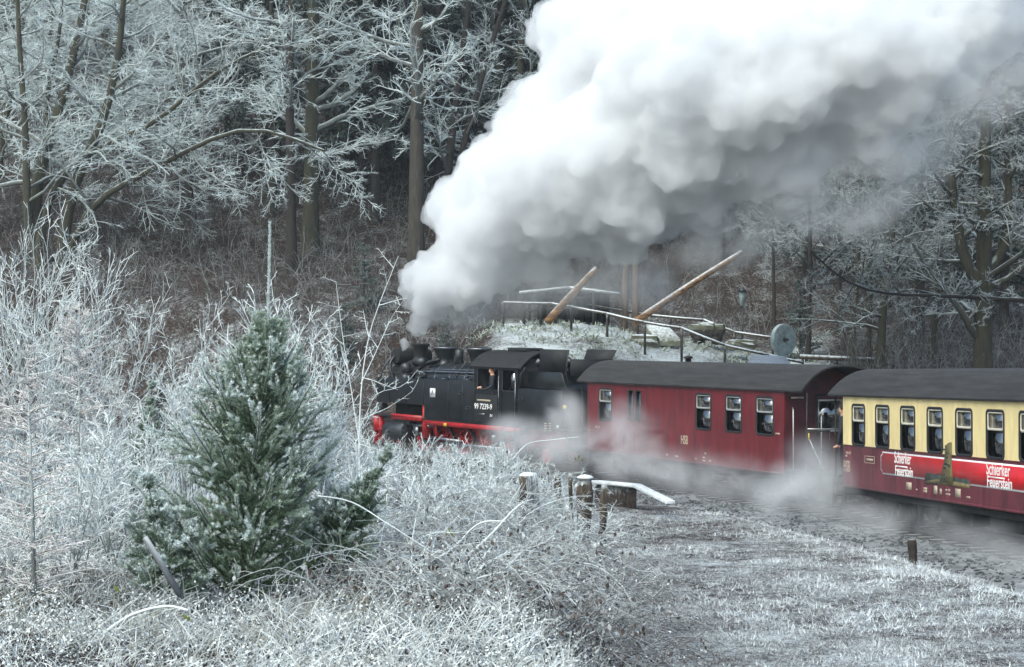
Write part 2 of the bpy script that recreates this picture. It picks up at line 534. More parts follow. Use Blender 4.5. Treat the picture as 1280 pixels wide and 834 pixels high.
# ------------------------------------------------------------------ ground
def build_ground():
    ys = np.concatenate([np.arange(5, 46, .35), np.arange(46, 100, .7), np.arange(100, 236, 3.)])
    xi = np.arange(-12, 16, .35)
    xo = np.cumsum(np.linspace(.5, 6, 22))
    xs = np.concatenate([-12 - xo[::-1], xi, xi[-1] + xo])
    X, Y = np.meshgrid(xs, ys)
    H = height(X, Y)
    D, Z = track_side(X, Y)
    # frost cover of the ground: meadow and plateau white, leaf litter brown on the wooded slope
    kx = X / Y
    plateau = smooth01(-.016, .0, kx) * smooth01(.175, .15, kx) * smooth01(74, 77, Y) * smooth01(90, 86, Y)
    hill = .0 + .2 * smooth01(105, 150, Y) + .35 * fbm(X * .11, Y * .11, 3)
    nearf = .36 - .2 * smooth01(1.6, .6, X) + .5 * fbm(X * .45, Y * .45, 3)
    A = np.where(D > 0, hill * (1 - plateau) + (.80 + .7 * fbm(X * .8, Y * .8, 3)) * plateau, nearf)
    A = np.clip(A, 0.02, 1.3)
    ny, nx = X.shape
    i = np.arange(ny - 1)[:, None] * nx + np.arange(nx - 1)[None]
    q = np.stack([i, i + 1, i + nx + 1, i + nx], -1).reshape(-1, 4)
    mb = MB().add(np.stack([X, Y, H], -1).reshape(-1, 3), q, a=A.ravel())
    o = mb.build('ground', 'ground', smooth=True)
    tag(o, kind='structure')


build_ground()


# ------------------------------------------------------------------ track
def build_track():
    prof = [(-5.0, -.52), (-3.2, -.30), (-1.3, -.20), (1.3, -.20), (2.4, -.5), (2.9, -.8)]
    n = len(TRACK)
    rs = np.random.RandomState(3)
    # fine cross-section
    us = np.linspace(-5.0, 2.9, 40)
    zs = np.interp(us, [p[0] for p in prof], [p[1] for p in prof])
    V = np.zeros((n, len(us), 3))
    V[..., 0] = TRACK[:, None, 0] + TN[:, None, 0] * us
    V[..., 1] = TRACK[:, None, 1] + TN[:, None, 1] * us
    V[..., 2] = TRACK[:, None, 2] + zs + rs.randn(n, len(us)) * .012
    k = len(us)
    i = np.arange(n - 1)[:, None] * k + np.arange(k - 1)[None]
    q = np.stack([i, i + 1, i + k + 1, i + k], -1).reshape(-1, 4)
    o = MB().add(V.reshape(-1, 3), q).build('track_bed', 'ballast', smooth=True)
    tag(o, kind='structure')
    # loose ballast stones: real geometry, uncountable
    N = 11000
    s = rs.randint(12, 100, N); u = rs.uniform(-4.4, 2.0, N)
    f = rs.rand(N)
    s2 = np.minimum(s + 1, n - 1)
    c = (TRACK[s] * (1 - f)[:, None] + TRACK[s2] * f[:, None])
    c = c + np.concatenate([TN[s] * u[:, None], np.zeros((N, 1))], 1)
    c[:, 2] += np.interp(u, us, zs) + .005
    r = rs.uniform(.02, .05, N)
    base = np.array([(1, 0, 0), (-1, 0, 0), (0, 1, 0), (0, -1, 0), (0, 0, 1), (0, 0, -1)], float)
    tri = np.array([(0, 2, 4), (2, 1, 4), (1, 3, 4), (3, 0, 4), (2, 0, 5), (1, 2, 5), (3, 1, 5), (0, 3, 5)])
    v = c[:, None] + (base[None] + rs.randn(N, 6, 3) * .3) * r[:, None, None] * np.array([1, 1, .75])
    t = (np.arange(N)[:, None, None] * 6 + tri[None]).reshape(-1, 3)
    o = MB().add(v.reshape(-1, 3), t=t).build('ballast_stones', 'ballast')
    tag(o, 'loose grey frost-dusted ballast stones along the railway track', 'gravel', kind='stuff')
    # track: rails and single sleepers
    root = empty('railway_track', tuple(TRACK[30]), label='curving narrow gauge track of dark rails under the train', cat='track')
    inv = -Vector(TRACK[30])
    sl = MB().box(-.11, .11, -.9, .9, -.16, -.02).build('sleeper', 'sleeper', root, bevel=.012)
    first = True
    for s in np.arange(6, 124, 1.08):
        i0 = int(s)
        p = TRACK[i0] + (TRACK[i0 + 1] - TRACK[i0]) * (s - i0)
        o = sl
        if not first:
            o = sl.copy(); COL.objects.link(o)
        first = False
        o.location = Vector(p) + inv + Vector((0, 0, -.13))
        o.rotation_euler = (0, 0, math.atan2(TT[i0][1], TT[i0][0]) + random.uniform(-.02, .02))
    pr = [(-.06, -.14), (.06, -.14), (.06, -.125), (.012, -.11), (.012, -.04), (.035, -.03), (.035, 0), (-.035, 0), (-.035, -.03), (-.012, -.04), (-.012, -.11), (-.06, -.125)]
    for u0 in (-.535, .535):
        seg = TRACK[2:130]; nn = TN[2:130]
        V = np.array([[(p[0] + w[0] * (u0 + a), p[1] + w[1] * (u0 + a), p[2] + b) for a, b in pr] for p, w in zip(seg, nn)]) + np.array(inv)
        k = len(pr); m = len(seg)
        i = np.arange(m - 1)[:, None] * k
        j = np.arange(k)[None]
        q = np.stack([i + j, i + (j + 1) % k, i + k + (j + 1) % k, i + k + j], -1).reshape(-1, 4)
        MB().add(V.reshape(-1, 3), q).build('rail', 'rail_steel', root)


build_track()


# ------------------------------------------------------------------ vehicles
class Veh:
    def __init__(s, name, near0, direction, z0, slope, half, **kw):
        """near0: point of the visible side at X=0; X runs forward (away, to the left), +Y is the visible side"""
        d = Vector((direction[0], direction[1], 0)).normalized()
        X = Vector((d.x, d.y, slope)).normalized()
        Y = Vector((0, 0, 1)).cross(X).normalized()
        Z = X.cross(Y)
        M = Matrix((X, Y, Z)).transposed().to_4x4()
        M.translation = Vector((near0[0], near0[1], z0)) - Y * half
        s.M, s.inv, s.half = M, M.inverted(), half
        s.root = empty(name, **kw)
        s.root.matrix_world = M
        s.root.location = M.translation
        s.root.rotation_euler = M.to_euler()

    def loc(s, px, py, y=None):
        """photo pixel -> local (X, Z) on the visible side plane"""
        y = s.half if y is None else y
        o = s.inv @ Vector((0, 0, CAMZ))
        p = s.inv @ P(px, py, 50)
        d = p - o
        t = (y - o.y) / d.y
        q = o + d * t
        return q.x, q.z


def rrect(x0, x1, z0, z1, r, n=4):
    pts = []
    for cx, cz, a0 in ((x1 - r, z1 - r, 0), (x0 + r, z1 - r, 90), (x0 + r, z0 + r, 180), (x1 - r, z0 + r, 270)):
        for k in range(n + 1):
            a = math.radians(a0 + 90 * k / n)
            pts.append((cx + r * math.cos(a), cz + r * math.sin(a)))
    return pts


def ring(mb, outer, inner, y0, y1):
    n = len(outer)
    v = [(x, y, z) for y in (y0, y1) for lst in (outer, inner) for x, z in lst]
    q = []
    for i in range(n):
        j = (i + 1) % n
        q += [(i, j, n + j, n + i), (2 * n + i, 3 * n + i, 3 * n + j, 2 * n + j), (i, 2 * n + i, 2 * n + j, j), (n + i, n + j, 3 * n + j, 3 * n + i)]
    mb.add(v, q)
    return mb


def wall_y(mb, X0, X1, Z0, Z1, holes, y, th):
    """wall in the x-z plane with rectangular holes; th towards the inside"""
    xs = sorted({X0, X1} | {h[0] for h in holes} | {h[1] for h in holes})
    zs = sorted({Z0, Z1} | {min(max(h[2], Z0), Z1) for h in holes} | {min(max(h[3], Z0), Z1) for h in holes})
    solid = {}
    for i in range(len(xs) - 1):
        for k in range(len(zs) - 1):
            cx, cz = (xs[i] + xs[i + 1]) / 2, (zs[k] + zs[k + 1]) / 2
            solid[i, k] = not any(h[0] < cx < h[1] and h[2] < cz < h[3] for h in holes)
    yi = y - th
    for (i, k), s in solid.items():
        if not s: continue
        a, b, c, d = xs[i], xs[i + 1], zs[k], zs[k + 1]
        for yy in (y, yi):
            mb.add([(a, yy, c), (b, yy, c), (b, yy, d), (a, yy, d)], [(0, 1, 2, 3)])
        for di, dk, e in ((-1, 0, [(a, c), (a, d)]), (1, 0, [(b, c), (b, d)]), (0, -1, [(a, c), (b, c)]), (0, 1, [(a, d), (b, d)])):
            if not solid.get((i + di, k + dk), False):
                (xa, za), (xb, zb) = e
                mb.add([(xa, y, za), (xb, y, zb), (xb, yi, zb), (xa, yi, za)], [(0, 1, 2, 3)])
    return mb


_fonts = {}


def text(name, s, mat, parent, x, z, h, y, width=None, bold=0.0, flip=True, M=None, shear=0, align='CENTER'):
    """lettering on a side wall; x,z = centre of the text, h = cap height; flip=True reads from the +Y side"""
    cu = bpy.data.curves.new('t', 'FONT')
    cu.body = s; cu.size = h / .69; cu.align_x = align; cu.align_y = 'CENTER'; cu.offset = bold; cu.shear = shear
    cu.resolution_u = 3; cu.extrude = .002
    o = bpy.data.objects.new('t', cu)
    COL.objects.link(o)
    dg = bpy.context.evaluated_depsgraph_get()
    me = bpy.data.meshes.new_from_object(o.evaluated_get(dg))
    bpy.data.objects.remove(o)
    co = np.empty(len(me.vertices) * 3); me.vertices.foreach_get('co', co); co = co.reshape(-1, 3)
    w = co[:, 0].max() - co[:, 0].min()
    if width: co[:, 0] *= width / w
    sg = -1 if flip else 1
    new = np.stack([x + sg * co[:, 0], y - sg * (-1 if flip else 1) * 0 + (co[:, 2] if flip else -co[:, 2]), z + co[:, 1]], 1)
    me.vertices.foreach_set('co', new.ravel())
    me.update()
    me.materials.clear(); me.materials.append(MAT[mat])
    me.name = name
    return link_mesh(name, me, parent)


def window(parent, x0, x1, z0, z1, y, barf=.62, sash='window_bar', pane='glass_dark', sgn=1, people=None):
    """coach window: rubber frame, opening top light with bar, two panes; y = outer wall plane"""
    fr = MB()
    o = rrect(x0 - .03, x1 + .03, z0 - .03, z1 + .03, .11)
    i = rrect(x0 + .025, x1 - .025, z0 + .025, z1 - .025, .075)
    ring(fr, o, i, y - .03 * sgn, y + .014 * sgn)
    w = fr.build('window', 'rubber', parent)
    zb = z0 + (z1 - z0) * barf
    s = MB()
    o = rrect(x0 + .03, x1 - .03, zb - .02, z1 - .03, .06)
    i = rrect(x0 + .055, x1 - .055, zb + .03, z1 - .055, .03)
    ring(s, o, i, y - .025 * sgn, y + .008 * sgn)
    s.build('sash', sash, w)
    MB().box(x0 + .05, x1 - .05, y - .02 * sgn, y - .013 * sgn, zb + .02, z1 - .05).build('pane', pane, w)
    MB().box(x0 + .01, x1 - .01, y - .034 * sgn, y - .027 * sgn, z0 + .01, zb).build('pane', pane, w)
    return w


def arched_roof(name, x0, x1, half, ze, rise, parent, mat='roof_felt', over=.1, th=.045, seg=18):
    mb = MB()
    R = half + over
    us = np.linspace(-1, 1, seg + 1)
    # flat crown with tighter shoulders, as on old coaches
    prof = [(R * math.sin(u * PI / 2) ** 1 if False else R * u, ze + rise * (1 - abs(u) ** 2.6)) for u in us]
    nseg = max(2, int((x1 - x0) / .5))
    xs = np.linspace(x0, x1, nseg + 1)
    V, q = [], []
    k = len(prof)
    for x in xs:
        V += [(x, p[0], p[1]) for p in prof]
    for x in xs:
        V += [(x, p[0] * .985, p[1] - th) for p in prof]
    off = len(xs) * k
    for i in range(len(xs) - 1):
        for j in range(k - 1):
            a = i * k + j
            q += [(a, a + 1, a + k + 1, a + k), (off + a, off + a + k, off + a + k + 1, off + a + 1)]
    for i in (0, len(xs) - 1):
        for j in range(k - 1):
            a = i * k + j
            q.append((a, a + 1, off + a + 1, off + a))
    for i in range(len(xs) - 1):
        for j in (0, k - 1):
            a = i * k + j
            q.append((a, a + k, off + a + k, off + a))
    mb.add(V, q)
    o = mb.build(name, mat, parent, smooth=True)
    e = o.modifiers.new('split', 'EDGE_SPLIT'); e.split_angle = math.radians(40)
    return o


def end_gable(x, half, z0, ze, rise, hole=None, th=.05):
    """end wall with arched top in the y-z plane"""
    mb = MB()
    us = np.linspace(-1, 1, 25)
    top = [(half * u, ze - .02 + (rise - .05) * (1 - abs(u) ** 2.6)) for u in us]
    for a in range(len(us) - 1):
        y0, y1 = top[a][0], top[a + 1][0]
        cy = (y0 + y1) / 2
        spans = [(z0, None)]
        if hole and hole[0] < cy < hole[1]:
            spans = [(z0, hole[2]), (hole[3], None)]
        for lo, hi in spans:
            t0 = top[a][1] if hi is None else hi
            t1 = top[a + 1][1] if hi is None else hi
            for xx in (x, x - th):
                mb.add([(xx, y0, lo), (xx, y1, lo), (xx, y1, t1), (xx, y0, t0)], [(0, 1, 2, 3)])
    return mb


def wheelset(parent, x, y, r, mat='underframe', spokes=0, tyre='dark_steel', name='wheel', th=.11):
    """wheel with tyre, rim and hub; axis along Y"""
    M = Matrix.Translation((x, y, r)) @ Matrix.Rotation(PI / 2, 4, 'X')
    w = MB()
    if spokes:
        w.lathe([(r * .18, -.09), (r * .18, .09)], 14, M)
        for k in range(spokes):
            a = 2 * PI * k / spokes
            w.beam((x + math.cos(a) * r * .15, y, r + math.sin(a) * r * .15), (x + math.cos(a) * r * .86, y, r + math.sin(a) * r * .86), .05, .07, up=(0, 1, 0))
        # counterweight
        w.prism([(x + math.cos(a) * rr, r + math.sin(a) * rr) for rr, aa in ((r * .86, np.linspace(-.6, .6, 7)), (r * .5, np.linspace(.5, -.5, 5))) for a in aa], y - .03, y + .03)
        n = 28
        o = [(x + r * .9 * math.cos(2 * PI * k / n), r + r * .9 * math.sin(2 * PI * k / n)) for k in range(n)]
        i = [(x + r * .8 * math.cos(2 * PI * k / n), r + r * .8 * math.sin(2 * PI * k / n)) for k in range(n)]
        ring(w, o, i, y - .05, y + .05)
    else:
        w.lathe([(r * .9, -.03), (r * .3, -.02), (r * .25, -.08), (r * .25, .08), (r * .3, .02), (r * .9, .03)], 24, M)
    wo = w.build(name, mat, parent)
    t = MB()
    n = 32
    o = [(x + r * math.cos(2 * PI * k / n), r + r * math.sin(2 * PI * k / n)) for k in range(n)]
    i = [(x + r * .885 * math.cos(2 * PI * k / n), r + r * .885 * math.sin(2 * PI * k / n)) for k in range(n)]
    ring(t, o, i, y - th / 2, y + th / 2)
    t.build('tyre', tyre, wo)
    return wo


def bogie(parent, xc, r=.37, base=1.5):
    b = MB()
    for s in (-1, 1):
        y = s * .78
        # pressed side frame with dipped middle
        poly = [(xc - base / 2 - .42, .62), (xc - base / 2 - .42, .74), (xc - .45, .74), (xc - .3, .70), (xc + .3, .70), (xc + .45, .74), (xc + base / 2 + .42, .74), (xc + base / 2 + .42, .62),
                (xc + base / 2 + .2, .50), (xc + base / 2 - .25, .48), (xc + .35, .36), (xc - .35, .36), (xc - base / 2 + .25, .48), (xc - base / 2 - .2, .50)]
        b.prism(poly, y - .04, y + .04)
    b.box(xc - .2, xc + .2, -.76, .76, .45, .7)
    bo = b.build('bogie', 'underframe', parent)
    for dx in (-base / 2, base / 2):
        for s in (-1, 1):
            wheelset(bo, xc + dx, s * .55, r)
            MB().box(xc + dx - .13, xc + dx + .13, s * .83 - .06, s * .83 + .06, r - .14, r + .16).build('axle_box', 'underframe', bo, bevel=.02)
            MB().tube([(xc + dx, -.6, r), (xc + dx, .6, r)], .06, 8).build('axle', 'underframe', bo) if s > 0 else None
            MB().lathe([(.08, -.12), (.08, .12)], 10, Matrix.Translation((xc + dx + .28 * (1 if dx < 0 else -1), s * .83, .58))).build('spring', 'underframe', bo)
    return bo


def platform(parent, x0, x1, zf, half, mat_rail='rust_black', outer=1, gate=True):
    """open end platform: floor, buffer beam, railing, steps; outer=+1 when x1 is the free end"""
    MB().box(min(x0, x1), max(x0, x1), -half + .02, half - .02, zf - .12, zf).build('platform_floor', 'underframe', parent)
    xe = x1
    MB().box(xe - .06, xe + .06, -half + .05, half - .05, zf - .42, zf - .14).build('buffer_beam', 'underframe', parent)
    for s in (-1, 1):
        r = MB()
        for y in (s * .42, s * (half - .12)):
            r.tube([(xe, y, zf), (xe, y, zf + 1.02)], .018, 6)
        for z in (zf + 1.02, zf + .55):
            r.tube([(xe, s * .42, z), (xe, s * (half - .12), z)], .018, 6)
        r.build('railing', mat_rail, parent)
    for y in (half - .10, -half + .10):
        MB().tube([(xe, y, zf - .1), (xe, y, zf + 2.0)], .022, 6).build('roof_post', mat_rail, parent)
        st = MB()
        sy = 1 if y > 0 else -1
        xm = (x0 + x1) / 2
        for k in (1, 2):
            st.box(xm - .3, xm + .3, y - .05 + sy * .02 * k, y + .1 + sy * .04 * k, zf - .12 - .28 * k, zf - .08 - .28 * k)
        for dx in (-.3, .3):
            st.beam((xm + dx, y, zf - .1), (xm + dx, y + sy * .08, zf - .72), .02, .12)
        st.build('step', mat_rail, parent)


# ---- locomotive -----------------------------------------------------------
LO = Veh('steam_locomotive', (1.87, 62.4), (-.616, .788), .20, .0225, 1.2,
         label='black steam tank locomotive with red frame hauling the train', cat='locomotive')
L = LO.root
BZ = 2.55   # boiler axis height


def AX(x, y=0, z=BZ):
    return Matrix.Translation((x, y, z)) @ Matrix.Rotation(PI / 2, 4, 'Y')


def build_loco():
    # frame, footplate
    fr = MB()
    for y in (-.42, .42): fr.box(.9, 11.3, y - .02, y + .02, .55, 1.16)
    for x in (1.2, 3.0, 5.0, 7.0, 9.6, 11.0): fr.box(x - .03, x + .03, -.40, .40, .6, 1.1)
    fr.build('frame', 'frame_red', L)
    MB().box(.25, 8.25, -1.17, 1.17, 1.19, 1.25).build('footplate', 'dull_black', L)
    for s in (-1, 1):
        MB().box(2.75, 8.15, s * 1.15 - .02, s * 1.15 + .02, 1.02, 1.185).build('valance', 'frame_red', L)
        # front running board, lower cylinders step
        MB().box(8.3, 11.35, s * .8 - .38, s * .8 + .38, 1.22, 1.27).build('running_board', 'dark_steel', L)
        MB().box(8.35, 10.3, s * 1.16 - .02, s * 1.16 + .02, 1.13, 1.33).build('valance', 'frame_red', L)
        # side tanks: full depth behind, stepped up in front
        poly = [(5.24, 1.26), (8.2, 1.26), (8.2, 1.72), (11.25, 1.72), (11.25, 2.62), (5.24, 2.70)]
        t = MB().prism(poly, s * .62, s * 1.2).build('side_tank', 'loco_black', L, bevel=.02)
        for x in (5.9, 6.75, 8.25, 9.4, 10.4):
            MB().box(x - .025, x + .025, s * 1.2005, s * 1.2045, 1.30 if x < 8.1 else 1.76, 2.60).build('seam_strip', 'loco_black', t)
        MB().tube([(5.3, s * 1.06, 2.86), (8.3, s * 1.06, 2.83), (11.1, s * 1.06, 2.80)], .016, 6).build('handrail', 'dark_steel', t)
        for x in np.arange(5.4, 11.2, 1.1):
            MB().tube([(x, s * 1.06, 2.62), (x, s * 1.06, 2.85)], .012, 5).build('rail_stanchion', 'dark_steel', t)
        for x in (5.9, 7.3, 8.8):
            MB().lathe([(.17, 0), (.19, .07), (.12, .1), (.05, .12)], 14, Matrix.Translation((x, s * .95, 2.64))).build('filler_cap', 'boiler_black', t)
    # boiler, smokebox
    MB().lathe([(.70, 4.9), (.70, 8.7), (.72, 8.71), (.72, 8.8), (.70, 8.81)], 32, AX(0)).build('boiler', 'boiler_black', L, smooth=True).modifiers.new('s', 'EDGE_SPLIT').split_angle = .6
    for x in (5.6, 6.5, 7.4, 8.3):
        n = 32
        o = [(math.cos(2 * PI * k / n) * .715, math.sin(2 * PI * k / n) * .715) for k in range(n)]
        MB().lathe([(.712, x - .03), (.716, x), (.712, x + .03)], 32, AX(0), cap=False).build('boiler_band', 'steel', L)
    MB().lathe([(.77, 8.82), (.77, 11.05), (.70, 11.07), (.66, 11.08), (.62, 11.16), (.4, 11.25), (.1, 11.28)], 32, AX(0)).build('smokebox', 'soot_and_shade', L, smooth=True).modifiers.new('s', 'EDGE_SPLIT').split_angle = .6
    MB().box(9.0, 10.9, -.55, .55, 1.2, 2.1).build('smokebox_saddle', 'soot_and_shade', L)
    # chimney, feedwater heater, domes with flared rims
    c = MB().lathe([(.34, 3.22), (.27, 3.30), (.25, 3.45), (.27, 3.78), (.34, 3.82), (.34, 3.90), (.25, 3.90), (.22, 3.5)], 24, Matrix.Translation((10.15, 0, 0)), cap=False)
    c.build('chimney', 'soot_and_shade', L, smooth=True)
    MB().lathe([(.30, -.75), (.30, .75)], 20, Matrix.Translation((10.72, 0, 3.42)) @ Matrix.Rotation(PI / 2, 4, 'X')).build('feedwater_heater', 'soot_and_shade', L, bevel=.03)
    for x, nm in ((8.55, 'steam_dome'), (6.55, 'sand_dome')):
        d = MB().lathe([(.44, 3.12), (.34, 3.22), (.31, 3.32), (.33, 3.50), (.44, 3.70), (.46, 3.78), (.42, 3.80), (.2, 3.84)], 24, Matrix.Translation((x, 0, 0))).build(nm, 'boiler_black', L, smooth=True)
        MB().lathe([(.465, 3.755), (.475, 3.775), (.465, 3.795)], 24, Matrix.Translation((x, 0, 0)), cap=False).build('rim', 'steel', d)
    MB().lathe([(.16, 0), (.16, .5), (.1, .55)], 14, Matrix.Translation((7.6, .1, 3.2))).build('safety_valve', 'dark_steel', L)
    MB().lathe([(.16, -.3), (.16, .3), (.08, .34)], 16, AX(9.3, .62, 3.25)).build('turbo_generator', 'dark_steel', L)
    MB().lathe([(.10, 0), (.12, .25), (.05, .3)], 12, Matrix.Translation((5.75, .35, 3.2))).build('whistle', 'steel', L)
    # pipes over the boiler and pump on the smokebox side
    for pts, r, m in (
            ([(8.5, .3, 3.35), (9.0, .55, 3.2), (9.4, .74, 2.9), (9.5, .82, 2.65)], .07, 'boiler_black'),
            ([(5.3, .66, 2.95), (7.0, .68, 2.93), (8.7, .70, 2.92), (9.9, .8, 2.80)], .03, 'steel'),
            ([(5.3, .58, 3.04), (6.8, .6, 3.02), (8.9, .62, 2.99)], .022, 'steel'),
            ([(6.5, .34, 3.3), (6.4, .6, 3.0), (6.3, .7, 2.75)], .03, 'boiler_black'),
            ([(6.8, .34, 3.3), (6.9, .6, 3.0), (7.0, .7, 2.75)], .03, 'boiler_black'),
            ([(10.72, .76, 3.42), (10.75, .92, 3.2), (10.7, .95, 2.9), (10.6, .9, 2.6)], .055, 'dark_steel'),
            ([(11.0, .80, 3.3), (11.15, 1.0, 2.9), (11.2, 1.04, 2.62)], .03, 'dark_steel')):
        MB().tube(catmull(np.array(pts, float), 4), r, 8).build('pipe', m, L, smooth=True)
    MB().lathe([(.17, 2.5), (.17, 2.75), (.12, 2.78), (.12, 2.84), (.19, 2.87), (.19, 3.15), (.1, 3.2)], 16, Matrix.Translation((9.75, .92, 0))).build('air_pump', 'dark_steel', L)
    # cab with door and side window
    xw0, zw0 = LO.loc(621, 487); xw1, zw1 = LO.loc(596, 462)
    cabx0, cabx1 = 2.8, 5.24
    for s in (-1, 1):
        holes = [(3.86, 5.02, 2.42, 3.12), (2.95, 3.62, 2.42, 3.10)]
        mb = MB()
        wall_y(mb, cabx0, cabx1, 1.25, 3.22, holes, s * 1.19, s * .04)
        wl = mb.build('cab_side', 'loco_black', L)
        for x0, x1 in ((3.86, 5.02), (2.95, 3.62)):
            ring(MB(), rrect(x0 - .04, x1 + .04, 2.38, 3.15, .05), rrect(x0, x1, 2.42, 3.11, .04), s * 1.18, s * 1.205).build('window_frame', 'dark_steel', wl)
        MB().box(2.99, 3.30, s * 1.155, s * 1.165, 2.44, 3.09).build('pane', 'glass_dark', wl)
        d = ring(MB(), rrect(2.88, 3.70, 1.3, 3.18, .03), rrect(2.92, 3.66, 1.34, 3.14, .02), s * 1.19, s * 1.212).build('cab_door', 'loco_black', wl)
        for x in (2.84, 3.76):
            MB().tube([(x, s * 1.26, 1.5), (x, s * 1.26, 2.9)], .016, 6).build('grab_rail', 'steel', wl)
        MB().box(3.86, 5.05, s * 1.21, s * 1.235, 1.30, 2.24).build('plate_panel', 'dull_black', wl, bevel=.008)
        lad = MB()
        for z in (.35, .66, .95):
            lad.box(2.95, 3.62, s * 1.1 - .1, s * 1.1 + .12, z, z + .03)
        for x in (2.95, 3.62): lad.beam((x, s * 1.12, 1.2), (x, s * 1.14, .33), .03, .16)
        lad.build('cab_step', 'frame_red' if s < 0 else 'dull_black', L)
    # number plate lettering on the near side
    tx, tz = LO.loc(605, 508.5)
    text('running_number', '99 7239-9', 'ad_white', L, tx, tz, .185, 1.24, width=1.0, bold=.003)
    tx, tz = LO.loc(605.5, 500.5)
    MB().box(tx - .38, tx + .38, 1.236, 1.241, tz - .03, tz + .03).build('name_strip', 'print_cream', L)
    tx, tz = LO.loc(603, 517.5)
    MB().box(tx - .16, tx + .16, 1.236, 1.240, tz - .02, tz + .02).build('depot_mark', 'steel', L)
    tx, tz = LO.loc(615, 519.5)
    text('depot_mark', 'Bd', 'ad_white', L, tx, tz, .09, 1.24)
    fl = MB().box(2.8, 5.2, -1.15, 1.15, 1.255, 1.32)
    fl.build('cab_floor', 'dull_black', L)
    MB().box(5.16, 5.23, -1.14, 1.14, 1.3, 3.5).build('cab_front', 'dull_black', L)
    arched_roof('cab_roof', 2.55, 5.42, 1.2, 3.2, .56, L, 'dull_black', over=.08, th=.04)
    MB().box(3.4, 4.4, -.4, .4, 3.74, 3.86).build('roof_vent', 'dull_black', L, bevel=.03)
    MB().box(2.72, 2.80, -1.14, 1.14, 2.4, 3.5).build('cab_back', 'dull_black', L)
    # bunker: wide lower box, narrower upper bunker with sloping rear and raised coal boards
    MB().prism([(.55, 1.26), (2.78, 1.26), (2.78, 2.52), (.45, 2.52), (.40, 1.6)], -1.2, 1.2).build('bunker', 'loco_black', L, bevel=.02)
    MB().prism([(.62, 2.53), (2.68, 2.53), (2.68, 3.1), (.9, 3.12)], -.86, .86).build('bunker_upper', 'boiler_black', L, bevel=.02)
    for s in (-1, 1):
        cb = MB()
        y0, y1 = s * .88, s * 1.04
        v = [(.72, y0, 3.12), (2.05, y0, 3.12), (1.80, y1, 3.86), (.30, y1, 3.86)]
        v += [(x, y - s * .03, z) for x, y, z in v]
        cb.add(v, [(0, 1, 2, 3), (7, 6, 5, 4), (0, 4, 5, 1), (1, 5, 6, 2), (2, 6, 7, 3), (3, 7, 4, 0)])
        cb.build('coal_board', 'dull_black', L)
        MB().tube([(.45, s * .86, 2.56), (.62, s * .9, 3.1), (.35, s * 1.02, 3.84)], .02, 6).build('board_stay', 'dark_steel', L)
        MB().tube([(2.7, s * 1.14, 2.56), (2.66, s * 1.14, 3.0), (2.5, s * 1.1, 3.22)], .05, 8).build('pipe', 'dull_black', L)
    rs = np.random.RandomState(5)
    cl = MB()
    for k in range(140):
        c = np.array([rs.uniform(.75, 2.3), rs.uniform(-.75, .75), 3.1 + rs.uniform(0, .32)])
        b = np.array([(1, 0, 0), (-1, 0, 0), (0, 1, 0), (0, -1, 0), (0, 0, 1), (0, 0, -1)]) * .13 + rs.randn(6, 3) * .035 + c
        cl.add(b, t=[(0, 2, 4), (2, 1, 4), (1, 3, 4), (3, 0, 4), (2, 0, 5), (1, 2, 5), (3, 1, 5), (0, 3, 5)])
    o = cl.build('coal', 'coal', L); o['kind'] = 'stuff'
    MB().box(.32, .40, -.9, .9, 3.0, 3.55).build('bunker_back_board', 'dull_black', L)
    # hand holds (recessed slots) on tank and bunker
    for px, py in ((576, 491), (585, 510), (651, 499)):
        x, z = LO.loc(px, py)
        ring(MB(), rrect(x - .13, x + .13, z - .055, z + .055, .03), rrect(x - .10, x + .10, z - .03, z + .03, .02), 1.19, 1.225).build('hand_hold', 'dark_steel', L)
    # white notice with a dark mark on the tank, lettering blocks on the bunker
    x, z = LO.loc(541, 491)
    wp = MB().box(x - .16, x + .16, 1.203, 1.215, z - .16, z + .16).build('notice_plate', 'white_paint', L)
    text('mark', 'A', 'dull_black', wp, x, z, .17, 1.217, bold=.004)
    for px in (682, 687.5):
        for py in (529.5, 532.5, 535.5, 538.5):
            x, z = LO.loc(px, py)
            MB().box(x - .07, x + .07, 1.203, 1.206, z - .018, z + .018).build('lettering', 'print_cream', L)
    for px, py in ((556.5, 531), (706, 509)):
        x, z = LO.loc(px, py)
        MB().box(x - .09, x + .09, 1.203, 1.212, z - .06, z + .06).build('warning_plate', 'yellow_paint', L)
    x, z = LO.loc(711, 534.5)
    MB().lathe([(.05, 0), (.05, .03)], 12, Matrix.Translation((.62, 1.205, z)) @ Matrix.Rotation(-PI / 2, 4, 'X')).build('reflector', 'white_paint', L)
    # beams, buffers, plough
    MB().box(11.38, 11.50, -1.15, 1.15, .62, 1.2).build('buffer_beam', 'frame_red', L)
    MB().box(.22, .34, -1.1, 1.1, .55, 1.18).build('buffer_beam', 'dull_black', L)
    for x, dr in ((11.5, 1), (.22, -1)):
        b = MB().lathe([(.09, 0), (.09, .3 * dr), (.26, .32 * dr), (.26, .37 * dr)], 18, AX(x, 0, .85)).build('centre_buffer', 'dark_steel', L)
    pl = MB()
    for s in (-1, 1):
        v = [(11.55, s * 1.1, .12), (11.95, s * .1, .12), (11.75, s * .1, .62), (11.5, s * 1.1, .62)]
        v += [(x - .03, y, z) for x, y, z in v]
        pl.add(v, [(0, 1, 2, 3), (7, 6, 5, 4), (0, 4, 5, 1), (1, 5, 6, 2), (2, 6, 7, 3), (3, 7, 4, 0)])
    pl.build('snow_plough', 'frame_red', L)
    for y in (-.8, .8):
        MB().lathe([(.16, 0), (.17, .18), (.14, .2)], 16, AX(11.3, y, 1.52)).build('headlamp', 'dark_steel', L)
